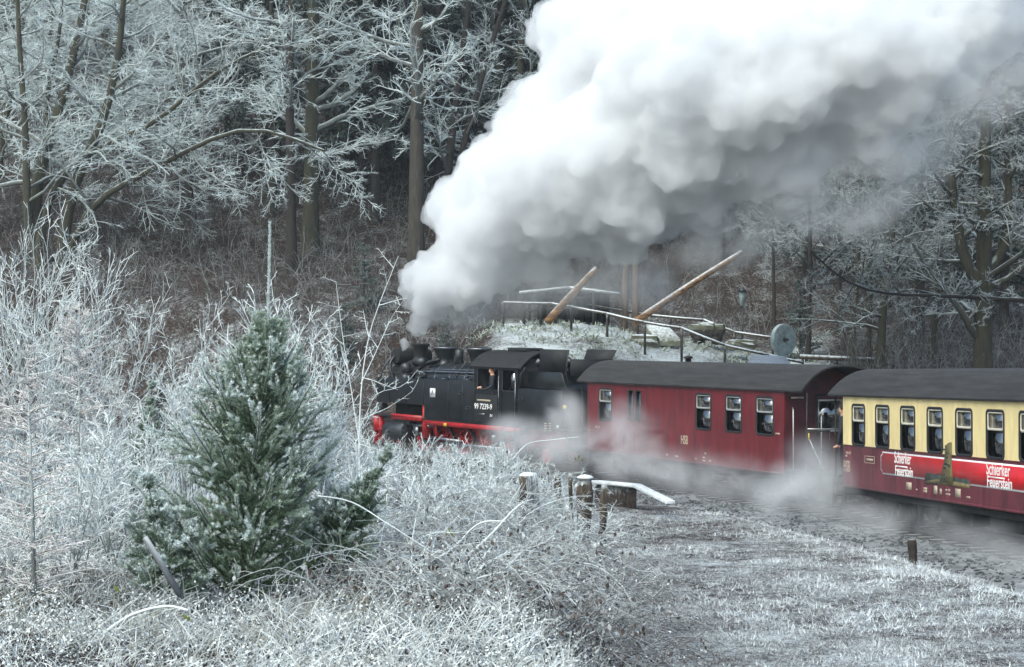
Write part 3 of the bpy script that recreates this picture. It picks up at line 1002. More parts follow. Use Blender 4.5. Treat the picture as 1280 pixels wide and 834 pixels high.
    # wheels, cylinders, motion
    for s in (-1, 1):
        for x in (9.0, 7.75, 6.5, 5.25, 4.0):
            w = wheelset(L, x, s * .55, .50, 'frame_red', 11, name='driving_wheel')
        for x in (10.55, 1.9):
            wheelset(L, x, s * .55, .30, 'frame_red', 8, name='carrying_wheel')
        MB().lathe([(.33, 9.55), (.36, 9.58), (.36, 10.75), (.30, 10.8)], 22, AX(0, s * .92, .70)).build('cylinder', 'dark_steel', L, bevel=.01)
        MB().lathe([(.19, 9.35), (.19, 10.95)], 16, AX(0, s * .9, 1.10)).build('valve_chest', 'dark_steel', L)
        MB().beam((6.5, s * .80, .5), (9.0, s * .80, .58), .05, .11).build('connecting_rod', 'steel', L)
        MB().beam((4.0, s * .70, .38), (9.0, s * .70, .38), .05, .10).build('coupling_rod', 'steel', L)
        MB().box(8.2, 9.55, s * .92 - .04, s * .92 + .04, .92, 1.0).build('slide_bar', 'steel', L)
        MB().box(8.9, 9.15, s * .92 - .07, s * .92 + .07, .58, .92).build('crosshead', 'steel', L)
        MB().prism([(7.9, 1.1), (8.1, 1.1), (8.0, .7), (7.75, .55)], s * .86, s * .9).build('expansion_link', 'frame_red', L)
        MB().beam((7.85, s * .88, .95), (9.3, s * .88, 1.1), .03, .06).build('radius_rod', 'steel', L)
        fs = MB()
        for z in (.35, .7): fs.box(10.95, 11.3, s * 1.05 - .1, s * 1.05 + .1, z, z + .03)
        fs.beam((11.12, s * 1.0, 1.2), (11.12, s * 1.0, .33), .03, .3)
        fs.build('front_step', 'frame_red', L)
        MB().box(8.3, 8.42, s * .75, s * 1.12, .55, 1.75).build('motion_bracket', 'frame_red', L)


build_loco()

# ---- red van ---------------------------------------------------------------
RD = Veh('luggage_car', (7.05, 49.8), (-4.665, 11.1), -.02, .0075, 1.2,
         label='wine red passenger car with arched dark roof coupled behind the locomotive', cat='rail car')
R_ = RD.root


def build_red():
    Lb = 12.04
    ze, z0 = 3.0, .80
    wz0, wz1 = RD.loc(917, 539.9)[1], RD.loc(917, 494.7)[1]
    wins = []
    for a, b in ((748.4, 765.3), (869.2, 889.4), (906.4, 927.7), (944.4, 967.8)):
        xa, xb = RD.loc(b, 515)[0], RD.loc(a, 515)[0]
        wins.append((xa + .04, xb - .04))
    dwin = [(RD.loc(b, 505)[0], RD.loc(a, 505)[0]) for a, b in ((785.5, 791.5), (795, 801.2))]
    dz0, dz1 = RD.loc(793, 526.5)[1], RD.loc(793, 488.5)[1]
    holes = [(a, b, wz0, wz1) for a, b in wins] + [(a, b, dz0, dz1) for a, b in dwin]
    for s in (1, -1):
        w = wall_y(MB(), 0, Lb, z0, ze + .03, holes, s * 1.2, s * .05).build('side_wall', 'wine_red', R_)
        for a, b in wins:
            window(w, a, b, wz0, wz1, s * 1.2, .60, 'silver_bar', 'glass_clear', s)
        d0, d1 = dwin[1][0] - .32, dwin[0][1] + .32
        dr = MB()
        for x in (d0, (dwin[0][0] + dwin[1][1]) / 2 - .012, d1):
            dr.box(x - .014, x + .014, s * 1.196, s * 1.208, z0 + .05, ze - .1)
        dr.box(d0, d1, s * 1.196, s * 1.207, ze - .12, ze - .095)
        dr = dr.build('double_door', 'wine_dark', w)
        for a, b in dwin:
            ring(MB(), rrect(a - .03, b + .03, dz0 - .03, dz1 + .03, .05), rrect(a + .01, b - .01, dz0 + .01, dz1 - .01, .03), s * 1.17, s * 1.212).build('door_window_frame', 'rubber', dr)
            MB().box(a, b, s * 1.165, s * 1.172, dz0, dz1).build('pane', 'glass_dark', dr)
        st = MB().box(0, Lb, s * 1.198, s * 1.214, z0 - .012, z0 + .05).build('sill_strip', 'wine_dark', w)
    # lettering
    x, z = RD.loc(855.5, 550.5)
    text('lettering', 'HSB', 'print_cream', R_, x, z, .24, 1.203, width=.42, bold=.004)
    x, z = RD.loc(747, 534); text('lettering', '905-152', 'print_cream', R_, x, z, .07, 1.203)
    for px, py, w in ((882, 567, .10), (880, 572, .16), (880, 576, .16), (870, 573.5, .08), (888, 576.5, .12), (846, 570.5, .2), (834, 568.5, .12), (972, 542.2, .22), (737, 537.5, .05)):
        x, z = RD.loc(px, py)
        MB().box(x - w / 2, x + w / 2, 1.2035, 1.2055, z - .022, z + .022).build('stencil_mark', 'print_cream', R_)
    # ends, floor, interior
    dh = (-.55, .2, 1.95, 2.75)
    e = end_gable(.002, 1.19, z0 + .15, ze, .62, hole=(-.55, .2, 1.9, 2.75), th=-.05).build('end_wall', 'wine_dark', R_)
    ring2 = MB()
    for y0, y1, za, zb in ((-.62, -.55, 1.05, 2.85), (.2, .27, 1.05, 2.85), (-.62, .27, 2.85, 2.9)):
        ring2.box(-.03, -.001, y0, y1, za, zb)
    dd = ring2.build('end_door', 'rust_black', e)
    MB().box(-.012, -.004, -.5, .16, 1.93, 2.72).build('pane', 'glass_clear', dd)
    fr = MB()
    for y0, y1, za, zb in ((-.55, -.5, 1.9, 2.75), (.16, .2, 1.9, 2.75), (-.5, .16, 1.9, 1.94), (-.5, .16, 2.71, 2.75)):
        fr.box(-.02, .02, y0, y1, za, zb)
    fr.build('window_frame', 'silver_bar', dd)
    end_gable(Lb, 1.19, z0 + .15, ze, .62).build('end_wall', 'wine_dark', R_)
    x = MB().box(-.012, -.006, .62, 1.0, 2.78, 2.83).build('end_lettering', 'print_cream', R_)
    # handrails on the end and crew handle with yellow grip
    MB().tube([(-.35, 1.13, .95), (-.12, 1.0, 2.5), (-.05, .98, 2.55)], .016, 6).build('grab_rail', 'silver_bar', R_)
    MB().tube([(-.62, .46, .98), (-.62, .46, 2.35), (-.5, .40, 2.4), (-.40, .40, 2.3)], .016, 6).build('grab_rail', 'silver_bar', R_)
    MB().tube([(-.66, .92, 2.02), (-.66, .0, 2.0)], .02, 6).build('platform_bar', 'silver_bar', R_)
    MB().tube([(-.66, .86, 1.78), (-.7, .55, 1.15), (-.72, .4, .9)], .014, 6).build('chain', 'silver_bar', R_)
    MB().lathe([(.028, -.09), (.028, .09)], 8, Matrix.Translation((-.66, .87, 1.82))).build('grip', 'yellow_paint', R_)
    MB().box(.05, Lb - .05, -1.14, 1.14, z0 + .1, z0 + .2).build('floor', 'interior', R_)
    MB().box(5.9, 5.95, -1.14, 1.14, z0 + .2, ze + .2).build('partition', 'interior', R_)
    for k in range(3):
        xx = .9 + k * 1.45
        for s in (-1, 1):
            st = MB().box(xx - .42, xx + .42, s * .68 - .42, s * .68 + .42, 1.3, 1.42)
            st.box(xx - .05, xx + .05, s * .68 - .42, s * .68 + .42, 1.0, 2.0)
            st.build('seat', 'seat_fabric', R_, bevel=.03)
    arched_roof('roof', -.98, Lb + .62, 1.2, ze, .66, R_)
    for x in (8.1,):
        MB().lathe([(.09, 3.60), (.09, 3.74), (.14, 3.76), (.14, 3.80), (.04, 3.84)], 12, Matrix.Translation((x, -.3, 0))).build('roof_vent', 'rust_black', R_)
    # underframe
    u = MB()
    for s in (-1, 1): u.box(-.9, Lb + .6, s * 1.02 - .05, s * 1.02 + .05, .62, .8)
    for x in np.arange(.3, Lb, 1.6): u.box(x - .04, x + .04, -.98, .98, .64, .78)
    u.build('underframe', 'underframe', R_)
    bogie(R_, 2.1); bogie(R_, Lb - 2.1)
    MB().box(5.0, 6.6, -.9, -.4, .35, .66).build('battery_box', 'underframe', R_, bevel=.02)
    MB().box(5.2, 6.9, .45, .95, .30, .66).build('battery_box', 'underframe', R_, bevel=.02)
    MB().lathe([(.16, -.5), (.16, .5)], 14, AX(4.1, 0, .45)).build('brake_cylinder', 'underframe', R_)
    platform(R_, .0, -.95, .95, 1.2)
    platform(R_, Lb, Lb + .6, .95, 1.2)
    for x, s in ((-.95, -1), (Lb + .6, 1)):
        MB().lathe([(.08, 0), (.08, .28 * s), (.22, .30 * s), (.22, .34 * s)], 16, AX(x, 0, .72)).build('centre_buffer', 'dark_steel', R_)


build_red()

# ---- cream and maroon coach ---------------------------------------------------
CO = Veh('passenger_coach', (7.99, 46.3), (-1.9, 9.2), -.064, -.0090, 1.2,
         label='cream and maroon passenger coach with a bright red advertising panel', cat='rail coach')
C_ = CO.root


def build_coach():
    Lb = 13.2
    ze, z0 = 3.0, .80
    zsplit = CO.loc(1054, 556)[1]
    c0 = CO.loc((1065.1 + 1081.5) / 2, 530)[0]
    c5 = CO.loc((1232.5 + 1255.8) / 2, 540)[0]
    pitch = (c5 - c0) / 5
    ww = abs(CO.loc(1158.3, 540)[0] - CO.loc(1178.6, 540)[0]) - .07
    wz0, wz1 = CO.loc(1168, 567.5)[1] + .035, CO.loc(1168, 508.6)[1] - .03
    wins = [(c0 + pitch * k - ww / 2, c0 + pitch * k + ww / 2) for k in range(8)]
    holes = [(a, b, wz0, wz1) for a, b in wins]
    for s in (1, -1):
        up = wall_y(MB(), -Lb, 0, zsplit, ze + .03, holes, s * 1.2, s * .05).build('upper_panel', 'coach_cream', C_)
        lo = wall_y(MB(), -Lb, 0, z0, zsplit - .001, [], s * 1.2, s * .05).build('lower_panel', 'coach_maroon', C_)
        MB().box(-Lb, 0, s * 1.199, s * 1.209, zsplit - .018, zsplit + .012).build('trim_strip', 'coach_maroon', lo)
        MB().box(-Lb, 0, s * 1.199, s * 1.213, z0 - .012, z0 + .045).build('sill_strip', 'coach_maroon', lo)
        for a, b in wins:
            window(up, a, b, wz0, wz1, s * 1.2, .60, 'window_bar', 'glass_dark', s)
    # advertising panel: white border with notched corners, red field
    ax0 = CO.loc(1101, 575)[0]
    ax1 = ax0 - 9.9
    az1 = CO.loc(1180, 571.5)[1] - .01; az0 = CO.loc(1180, 602.7)[1]

    def notch(x0, x1, za, zb, c):
        return [(x0, za), (x1 - c, za), (x1 - c, za + c * .4), (x1, za + c), (x1, zb - c), (x1 - c, zb - c * .4), (x1 - c, zb), (x0, zb)]
    ad = MB().prism(notch(ax1, ax0, az0, az1, .10), 1.201, 1.204).build('advertising_panel', 'ad_white', C_)
    MB().prism(notch(ax1 + .03, ax0 - .035, az0 + .035, az1 - .035, .085), 1.2035, 1.2065).build('red_field', 'ad_red', ad)
    for (p0, p1), q in (((1118, 1139.3), 0), ((1232.8, 1263), 1)):
        pm = (p0 + p1) / 2
        y_ = {0: (573.5, 583.6, 589.8), 1: (587.6, 597.5, 603.9)}[q]
        xm, zt = CO.loc(pm, y_[0]); w = abs(CO.loc(p0, 580)[0] - CO.loc(p1, 580)[0])
        text('slogan', 'Schierker', 'ad_white', ad, xm, zt, .25, 1.2085, width=w * .98, bold=.004)
        xm, zl = CO.loc(pm, y_[1])
        MB().box(xm - w * .28, xm + w * .42, 1.2066, 1.2095, zl - .015, zl + .015).build('underline', 'ad_white', ad)
        xm, zb = CO.loc(pm + 1, y_[2])
        text('slogan', 'Feuerstein', 'ad_white', ad, xm - .03, zb, .22, 1.2085, width=w * 1.02, bold=.004)
    # printed stone tower with shrubs
    pr = lambda pts: [CO.loc(*p) for p in pts]
    rs = random.Random(4)
    shr = [(1156, 605), (1157, 594)] + [(1158 + k * 1.5, 592.5 + rs.uniform(-1.4, 1.0)) for k in range(11)] + [(1176, 594), (1177, 606)]
    MB().prism(pr(shr), 1.2066, 1.2085).build('printed_shrubs', 'print_green', ad)
    shr = [(1190, 607), (1191, 597)] + [(1193 + k * 1.5, 597.5 + k * .12 + rs.uniform(-1.3, 1.0)) for k in range(12)] + [(1212, 601), (1213, 610)]
    MB().prism(pr(shr), 1.2066, 1.2085).build('printed_shrubs', 'print_green', ad)
    MB().prism(pr([(1155.5, 602), (1170, 599), (1185, 601), (1200, 603), (1212.6, 606), (1213, 610.5), (1185, 607), (1156, 603.5)]), 1.2087, 1.2105).build('printed_meadow', 'print_olive', ad)
    MB().prism(pr([(1174.5, 603.5), (1178, 588), (1181.5, 571), (1182, 560), (1181.6, 557), (1184, 556), (1184.5, 554.5), (1189, 552.6), (1190.2, 553.5), (1190.2, 572), (1191.2, 590), (1192.5, 605)]), 1.2107, 1.2125).build('printed_tower', 'print_brown', ad)
    tw = MB()
    for k in range(16):
        px = 1177 + rs.random() * 12; py = 560 + rs.random() * 42
        if px < 1183 - (py - 560) * .14 + 1.5: px += 3
        x, z = CO.loc(px, py)
        tw.box(x - .05, x + .05, 1.2126, 1.2136, z - .02, z + .02)
    tw.build('printed_stones', 'print_green', ad)
    # lettering at the end
    x, z = CO.loc(1058.6, 583.5)
    text('lettering', 'HSB', 'print_cream', C_, x, z, .26, 1.203, width=.40, bold=.004)
    x, z = CO.loc(1060, 566.5); text('lettering', '900-472', 'print_cream', C_, x - .03, z, .07, 1.203)
    x, z = CO.loc(1087, 574.8)
    ring(MB(), rrect(x - .30, x + .30, z - .085, z + .085, .02), rrect(x - .285, x + .285, z - .07, z + .07, .015), 1.2005, 1.2035).build('stencil_box', 'print_cream', C_)
    MB().box(x - .2, x + .2, 1.2005, 1.2035, z - .025, z + .025).build('stencil_mark', 'print_cream', C_)
    for px, py, w, h in ((1136, 607.5, .30, .16), (1146, 612, .08, .03), (1156.5, 611, .2, .06), (1156.5, 614.3, .2, .05), (1169.5, 612.5, .18, .18), (1176, 614.5, .1, .12),
                         (1183, 612.7, .1, .04), (1186.5, 613, .1, .05), (1185, 618, .22, .04), (1197.5, 616.5, .26, .18), (1210.5, 621.8, .18, .04), (1058, 570, .12, .04), (1071, 588, .0, .0)):
        if not w: continue
        x, z = CO.loc(px, py)
        MB().box(x - w / 2, x + w / 2, 1.2005, 1.2035, z - h / 2, z + h / 2).build('stencil_mark', 'print_cream', C_)
    end_gable(-.002, 1.19, z0 + .15, ze, .62, hole=(-.35, .4, 1.05, 2.75), th=.05).build('end_wall', 'coach_maroon', C_)
    end_gable(-Lb + .06, 1.19, z0 + .15, ze, .62).build('end_wall', 'coach_maroon', C_)
    MB().box(-Lb + .06, -.06, -1.14, 1.14, z0 + .1, z0 + .2).build('floor', 'interior', C_)
    for k in range(8):
        xx = c0 + pitch * (k + .5)
        for s in (-1, 1):
            st = MB().box(xx - .45, xx + .45, s * .68 - .42, s * .68 + .42, 1.3, 1.42)
            st.box(xx - .05, xx + .05, s * .68 - .42, s * .68 + .42, 1.0, 2.05)
            st.build('seat', 'seat_fabric', C_, bevel=.03)
    arched_roof('roof', -Lb - .9, .78, 1.2, ze, .62, C_)
    for x in ():
        MB().lathe([(.09, 3.57), (.09, 3.70), (.14, 3.72), (.14, 3.76), (.04, 3.80)], 12, Matrix.Translation((x, -.2, 0))).build('roof_vent', 'rust_black', C_)
    u = MB()
    for s in (-1, 1): u.box(-Lb - .8, .75, s * 1.02 - .05, s * 1.02 + .05, .62, .8)
    for x in np.arange(-Lb + .3, 0, 1.6): u.box(x - .04, x + .04, -.98, .98, .64, .78)
    u.build('underframe', 'underframe', C_)
    bogie(C_, -2.0); bogie(C_, -Lb + 2.0)
    MB().box(-6.6, -5.0, .45, .95, .30, .66).build('battery_box', 'underframe', C_, bevel=.02)
    MB().box(-8.9, -7.4, .40, .95, .34, .66).build('battery_box', 'underframe', C_, bevel=.02)
    MB().lathe([(.16, -.5), (.16, .5)], 14, AX(-4.1, 0, .45)).build('brake_cylinder', 'underframe', C_)
    platform(C_, 0, .75, .95, 1.2)
    MB().lathe([(.08, 0), (.08, .28), (.22, .30), (.22, .34)], 16, AX(.75, 0, .72)).build('centre_buffer', 'dark_steel', C_)
    return c0, pitch


CW0, CPITCH = build_coach()


# ------------------------------------------------------------------ people
def skin_body(name, verts, edges, radii, mats, zone, parent=None):
    """one continuous body grown from a skeleton with the Skin modifier; zone(co) -> material index"""
    me = bpy.data.meshes.new(name)
    me.from_pydata(verts, edges, [])
    o = bpy.data.objects.new(name, me)
    COL.objects.link(o)
    m = o.modifiers.new('skin', 'SKIN'); m.use_smooth_shade = True
    for v, r in zip(me.skin_vertices[0].data, radii):
        v.radius = (r, r) if not isinstance(r, tuple) else r
    me.skin_vertices[0].data[0].use_root = True
    s = o.modifiers.new('sub', 'SUBSURF'); s.levels = 2; s.render_levels = 2
    dg = bpy.context.evaluated_depsgraph_get()
    nm = bpy.data.meshes.new_from_object(o.evaluated_get(dg))
    bpy.data.objects.remove(o)
    nm.materials.clear()
    for k in mats: nm.materials.append(MAT[k])
    for p in nm.polygons: p.material_index = zone(p.center)
    nm.name = name
    return link_mesh(name, nm, parent)


def person(label, M, coat, hair, reach=None, cap=None):
    """standing figure, facing +X of M, feet at its origin; reach moves both hands forward"""
    root = empty('person', label=label, cat='person')
    root.location = M.translation; root.rotation_euler = M.to_euler()
    hx = .42 if reach else .10
    hzz = 1.12 if reach else .80
    V = [(0, 0, .95), (.01, 0, 1.12), (.02, 0, 1.32), (.02, 0, 1.47), (.03, 0, 1.56), (.045, 0, 1.64), (.055, 0, 1.735), (.04, 0, 1.80),
         (0, .10, .86), (.03, .11, .50), (0, .11, .10), (.14, .12, .04),
         (0, -.10, .86), (.03, -.11, .50), (0, -.11, .10), (.14, -.12, .04),
         (.01, .21, 1.43), (.03, .27, 1.16), (hx * .75, .26, 1.02), (hx, .24, hzz), (hx + .07, .235, hzz - .02), (hx + .13, .23, hzz - .04),
         (.01, -.21, 1.43), (.03, -.27, 1.16), (hx * .75, -.26, 1.02), (hx, -.24, hzz), (hx + .07, -.235, hzz - .02), (hx + .13, -.23, hzz - .04),
         (.16, 0, 1.66)]
    E = [(0, 1), (1, 2), (2, 3), (3, 4), (4, 5), (5, 6), (6, 7), (0, 8), (8, 9), (9, 10), (10, 11), (0, 12), (12, 13), (13, 14), (14, 15),
         (3, 16), (16, 17), (17, 18), (18, 19), (19, 20), (20, 21), (3, 22), (22, 23), (23, 24), (24, 25), (25, 26), (26, 27), (5, 28)]
    Rr = [(.17, .13), (.16, .125), (.19, .14), (.12, .10), .06, .085, .10, .06, .10, .07, .05, .045, .10, .07, .05, .045,
          .08, .06, .05, .038, .035, .02, .08, .06, .05, .038, .035, .02, .018]

    def zone(c):
        if c.z > 1.53 or (abs(c.y) > .18 and c.z < hzz + .03 and c.x > hx - .02): return 1
        return 0
    skin_body('body', V, E, Rr, [coat, 'skin'], zone, root)
    h = MB().lathe([(.02, 1.885), (.07, 1.87), (.112, 1.81), (.12, 1.74), (.112, 1.68)], 16, Matrix.Translation((.015, 0, 0)))
    h.build('cap' if cap else 'hair', cap or hair, root, smooth=True)
    for s in (-1, 1):
        MB().lathe([(.003, -.008), (.012, 0), (.003, .008)], 8, Matrix.Translation((.142, s * .036, 1.725)) @ Matrix.Rotation(PI / 2, 4, 'Y')).build('eye', 'coat_dark', root)
    return root


def at_vehicle(V, x, y, z, yaw):
    return V.M @ Matrix.Translation((x, y, z)) @ Matrix.Rotation(yaw, 4, 'Z')


dx, dz = LO.loc(611, 461)
person('fair-haired driver in dark jacket looking out of the locomotive cab window', at_vehicle(LO, dx - .1, 1.08, dz - 1.75, .9), 'coat_dark', 'hair_blond', reach=True)
person('dark-haired person in dark coat standing on the coach end platform', at_vehicle(CO, .42, .98, .95, .9), 'coat_dark', 'hair_dark')
person('passenger in white cap and grey coat behind a coach window', at_vehicle(CO, CW0 + CPITCH * 2 - .1, .55, .62, 1.2), 'coat_grey', 'hair_dark', cap='coat_white')
person('passenger in pale jacket behind a coach window near the printed tower', at_vehicle(CO, CW0 + CPITCH * 5 + .05, .45, .50, .6), 'coat_white', 'hair_dark')


# ------------------------------------------------------------------ mining exhibits on the bank behind the train
def G(px, d, dz=0.):
    """ground point in photo column px at depth d"""
    x = (px - 640) / F * d
    return Vector((x, d, hz(x, d) + dz))


def rough_rock(name, size, seed, mat='rock', parent=None, sub=3, rough=.16, flat=None):
    bm = bmesh.new()
    bmesh.ops.create_cube(bm, size=2)
    bmesh.ops.subdivide_edges(bm, edges=bm.edges[:], cuts=sub, use_grid_fill=True)
    rs = np.random.RandomState(seed)
    for v in bm.verts:
        n = v.co.normalized()
        v.co = v.co.lerp(n * 1.35, .45)
        k = 1 + rough * (float(vnoise([v.co.x * 1.7 + seed], [v.co.y * 1.7 + v.co.z * 2.3])[0]) * 2) + rs.uniform(-.03, .03)
        v.co = Vector((v.co.x * size[0] * k, v.co.y * size[1] * k, v.co.z * size[2] * k))
    me = bpy.data.meshes.new(name)
    bm.to_mesh(me); bm.free()
    me.materials.append(MAT[mat])
    return link_mesh(name, me, parent)


def build_exhibits():
    # open shelter
    g = G(655, 85.5)
    rt = empty('open_shelter', tuple(g), label='low dark timber shelter with frosted flat roof on the white bank', cat='shelter')
    o = Vector(g)
    L_ = lambda px, py, d: P(px, py, d) - o
    for px, d, top in ((655, 85, 364), (676, 85, 361), (694, 85, 359), (716, 85, 358), (742, 85, 360), (662, 87.5, 362), (690, 87.5, 361), (725, 87.5, 361), (752, 87.5, 362)):
        p = G(px, d, -.1) - o
        t = L_(px, top, d)
        MB().beam(p, t, .13, .13, up=(0, 1, 0)).build('post', 'shed_wood', rt)
    a, b, c = L_(649, 364, 84.6), L_(712, 357.5, 84.6), L_(774, 365.5, 84.6)
    rf = MB()
    for p, q in ((a, b), (b, c)):
        v = []
        for dd in (0, 3.4):
            for w in (p, q):
                for t in (0, -.12):
                    v.append((w.x, w.y + dd, w.z + t + dd * .03))
        rf.add(v, [(0, 2, 6, 4), (1, 5, 7, 3), (0, 1, 3, 2), (4, 6, 7, 5), (0, 4, 5, 1), (2, 3, 7, 6)])
    rf.build('roof', 'frost_roof', rt)
    for k in range(9):
        px = 679 + k * 8
        p = G(px, 87.8, -.1) - o
        t = L_(px, 366, 87.8)
        MB().box(p.x - .12, p.x + .12, p.y, p.y + .04, p.z, t.z).build('plank', 'shed_blue' if k % 3 else 'shed_wood', rt)
    MB().box(L_(672, 0, 87.9).x, L_(762, 0, 87.9).x, 2.45, 2.5, -.3, L_(0, 366, 87.9).z).build('shade_sheet', 'soot_and_shade', rt)  # black sheet added to darken the shelter, shade put in as colour
    for k, (pa, pb, py) in enumerate(((655, 676, 388), (676, 742, 386), (655, 742, 372))):
        MB().beam(L_(pa, py, 85.1), L_(pb, py, 85.1), .06, .09).build('cross_rail', 'shed_wood', rt)
    # leaning logs and standing poles
    for nm, (p0, p1), (d0, d1), r, lab in (
            ('log', ((684, 403), (746, 336)), (81.6, 81.9), .165, 'orange brown log leaning in front of the dark shelter'),
            ('log', ((795, 402), (927, 316)), (82.2, 84.5), .15, 'long frosted log slanting up over the mine cart')):
        a, b = P(*p0, d0), P(*p1, d1)
        pts = [a.lerp(b, t) + Vector((0, 0, .05 * math.sin(t * 3))) for t in np.linspace(0, 1, 8)]
        ob = MB().tube([p - a for p in pts], np.linspace(r * 1.1, r * .8, 8), 12).build(nm, 'log', smooth=False)
        ob.location = a
        tag(ob, lab, 'log')
    for px, top, r in ((780, 318, .15), (794, 320, .17)):
        g = G(px, 86, -.2)
        t = P(px + (4 if px < 790 else 1), top - 40, 86) - g
        ob = MB().tube([t * s for s in np.linspace(0, 1, 6)], np.linspace(r, r * .9, 6), 12).build('timber_pole', 'pole_wood', smooth=True)
        ob.location = g
        tag(ob, 'upright timber pole standing in the steam behind the pit railing', 'pole', 'paired upright poles')
    # wooden pit railings
    near = [(629, 378, 83.4), (690, 379.5, 82.6), (714, 383.5, 82.2), (759, 392, 81.2), (806, 403, 80.0), (852, 410, 78.8), (906, 431.5, 77.4), (962, 444, 76.8), (1003, 453, 76.4)]
    far = [(735, 381, 86.5), (812, 394, 86.2), (880, 400, 85.8), (918, 415, 85), (966, 422, 84.2)]
    for pts, posts, lab in ((near, (0, 2, 3, 4, 5, 6, 7), 'long frosted wooden handrail sloping down the bank above the carriage roof'),
                            (far, (1, 2, 3, 4), 'frosted handrail behind the mine cart at the foot of the wood')):
        W = [P(*p) for p in pts]
        r = empty('pit_railing', tuple(W[0]), label=lab, cat='railing')
        for a, b in zip(W[:-1], W[1:]):
            MB().tube([a - W[0], a.lerp(b, .5) - W[0] + Vector((0, 0, -.01)), b - W[0]], .058, 8).build('handrail', 'rail_wood', r)
        for i in posts:
            w = W[i]
            MB().tube([Vector((w.x, w.y, hz(w.x, w.y) - .15)) - W[0], w - W[0]], .055, 8).build('post', 'shed_wood', r)
    # stone block
    g = G(832, 82.5)
    ob = MB()
    o = g
    top = [P(805, 404, 82.5), P(836, 407, 82.5), P(852, 424, 81.6), P(820, 427, 81.6)]
    bot = [P(803, 422, 82.6), P(836, 424, 82.6), P(853, 434, 81.5), P(818, 433, 81.5)]
    v = [p - o for p in top + bot]
    ob.add(v, [(0, 1, 2, 3), (7, 6, 5, 4), (0, 4, 5, 1), (1, 5, 6, 2), (2, 6, 7, 3), (3, 7, 4, 0)])
    ob = ob.build('stone_block', 'rock', bevel=.06); ob.location = o
    tag(ob, 'large tilted stone slab with frosted top beside the mine cart', 'stone')
    ob = rough_rock('boulder', (.55, .5, .28), 3); ob.location = G(806, 81.8, .12)
    tag(ob, 'dark low boulder at the foot of the tilted slab', 'stone')
    ob = rough_rock('flat_rock', (.55, .4, .2), 8); ob.location = P(925, 431, 82)
    tag(ob, 'low mossy rock lying between mine cart and millstone', 'stone')
    # mine cart
    base = P(884, 430, 83.2)
    c = empty('mine_cart', tuple(base), (0, 0, math.radians(-12)), label='black iron mine cart heaped with grey rocks', cat='mine cart')
    MB().prism([(-.62, .22), (.62, .22), (.78, .62), (-.78, .62)], -.4, .4).build('tub', 'rust_black', c, bevel=.02)
    MB().box(-.68, .68, -.32, .32, .14, .21).build('chassis', 'rust_black', c)
    for x in (-.4, .4):
        for y in (-.36, .36):
            MB().lathe([(.15, -.03), (.15, .03), (.19, .035), (.19, .05)], 16, Matrix.Translation((x, y, .15)) @ Matrix.Rotation(PI / 2, 4, 'X')).build('wheel', 'rust_black', c)
    rs = random.Random(2)
    for k, (x, y, z, s) in enumerate(((-.42, 0, .68, .3), (.0, -.1, .72, .33), (.42, .05, .68, .3), (.15, .2, .78, .24), (-.2, .15, .8, .22))):
        r = rough_rock('ore_lump', (s, s * .9, s * .55), 20 + k, 'rock', c, 2)
        r.location = (x, y, z)
    # millstone wheel
    ctr = P(979, 425, 79)
    w = empty('millstone', (ctr.x, ctr.y, ctr.z - .66), (0, 0, math.radians(38)), label='pale round grinding stone with square hole standing on edge', cat='millstone')
    n = 32
    oc = [(.66 * math.cos(2 * PI * k / n), .66 + .66 * math.sin(2 * PI * k / n)) for k in range(n)]
    ic = [(.10 * math.cos(2 * PI * k / n), .66 + .10 * math.sin(2 * PI * k / n)) for k in range(n)]
    ring(MB(), oc, ic, -.1, .1).build('stone_disc', 'millstone', w, bevel=.012)
    MB().beam((0, -.25, .66), (0, .25, .66), .1, .1).build('axle', 'rust_black', w)
    # small plank roof below the railing
    o = P(962, 458, 73)
    h = empty('plank_hut', tuple(o), label='small hut roof of pinkish frosted planks above the carriage roof', cat='hut')
    a, b, c2, d = P(938, 443, 74.2) - o, P(981, 445, 74.2) - o, P(990, 456.5, 73) - o, P(934, 455, 73) - o
    for k in range(6):
        t0, t1 = k / 6 + .01, (k + 1) / 6 - .004
        q = [a.lerp(d, t0), b.lerp(c2, t0), b.lerp(c2, t1), a.lerp(d, t1)]
        v = q + [p - Vector((0, -.01, .035)) for p in q]
        MB().add(v, [(0, 1, 2, 3), (7, 6, 5, 4), (0, 4, 5, 1), (1, 5, 6, 2), (2, 6, 7, 3), (3, 7, 4, 0)]).build('roof_plank', 'plank_pink', h)
    for px, py in ((945, 457), (984, 458)):
        p = P(px, py, 73.5) - o
        MB().tube([p - Vector((0, 0, 1.6)), p + Vector((0, 0, .02))], .07, 8).build('post', 'shed_wood', h)
    MB().beam(P(942, 459, 73.5) - o, P(985, 460, 73.5) - o, .1, .14).build('beam', 'shed_wood', h)
    # frosted low board right of the millstone
    a, b = P(1000, 446, 79), P(1093, 450, 80)
    f = empty('board_fence', tuple(a), label='single frosted board on posts right of the millstone', cat='fence')
    MB().beam((0, 0, 0), b - a, .06, .2).build('board', 'rail_wood', f)
    for t in (.04, .5, .96):
        p = a.lerp(b, t)
        MB().beam(Vector((p.x, p.y + .08, hz(p.x, p.y) - .2)) - a, p - a + Vector((0, .08, .1)), .09, .09, up=(0, 1, 0)).build('post', 'shed_wood', f)
    # lantern
    t = P(928, 362, 86)
    g = G(928, 86, -.1)
    l = empty('park_lantern', tuple(g), label='grey glass lantern on a post in front of the frosted branches', cat='lantern')
    hh = t.z - g.z
    MB().tube([(0, 0, 0), (0, 0, hh - .75)], .045, 8).build('post', 'dark_steel', l)
    MB().lathe([(.09, hh - .75), (.17, hh - .15), (.17, hh - .12)], 10).build('glass', 'millstone', l)
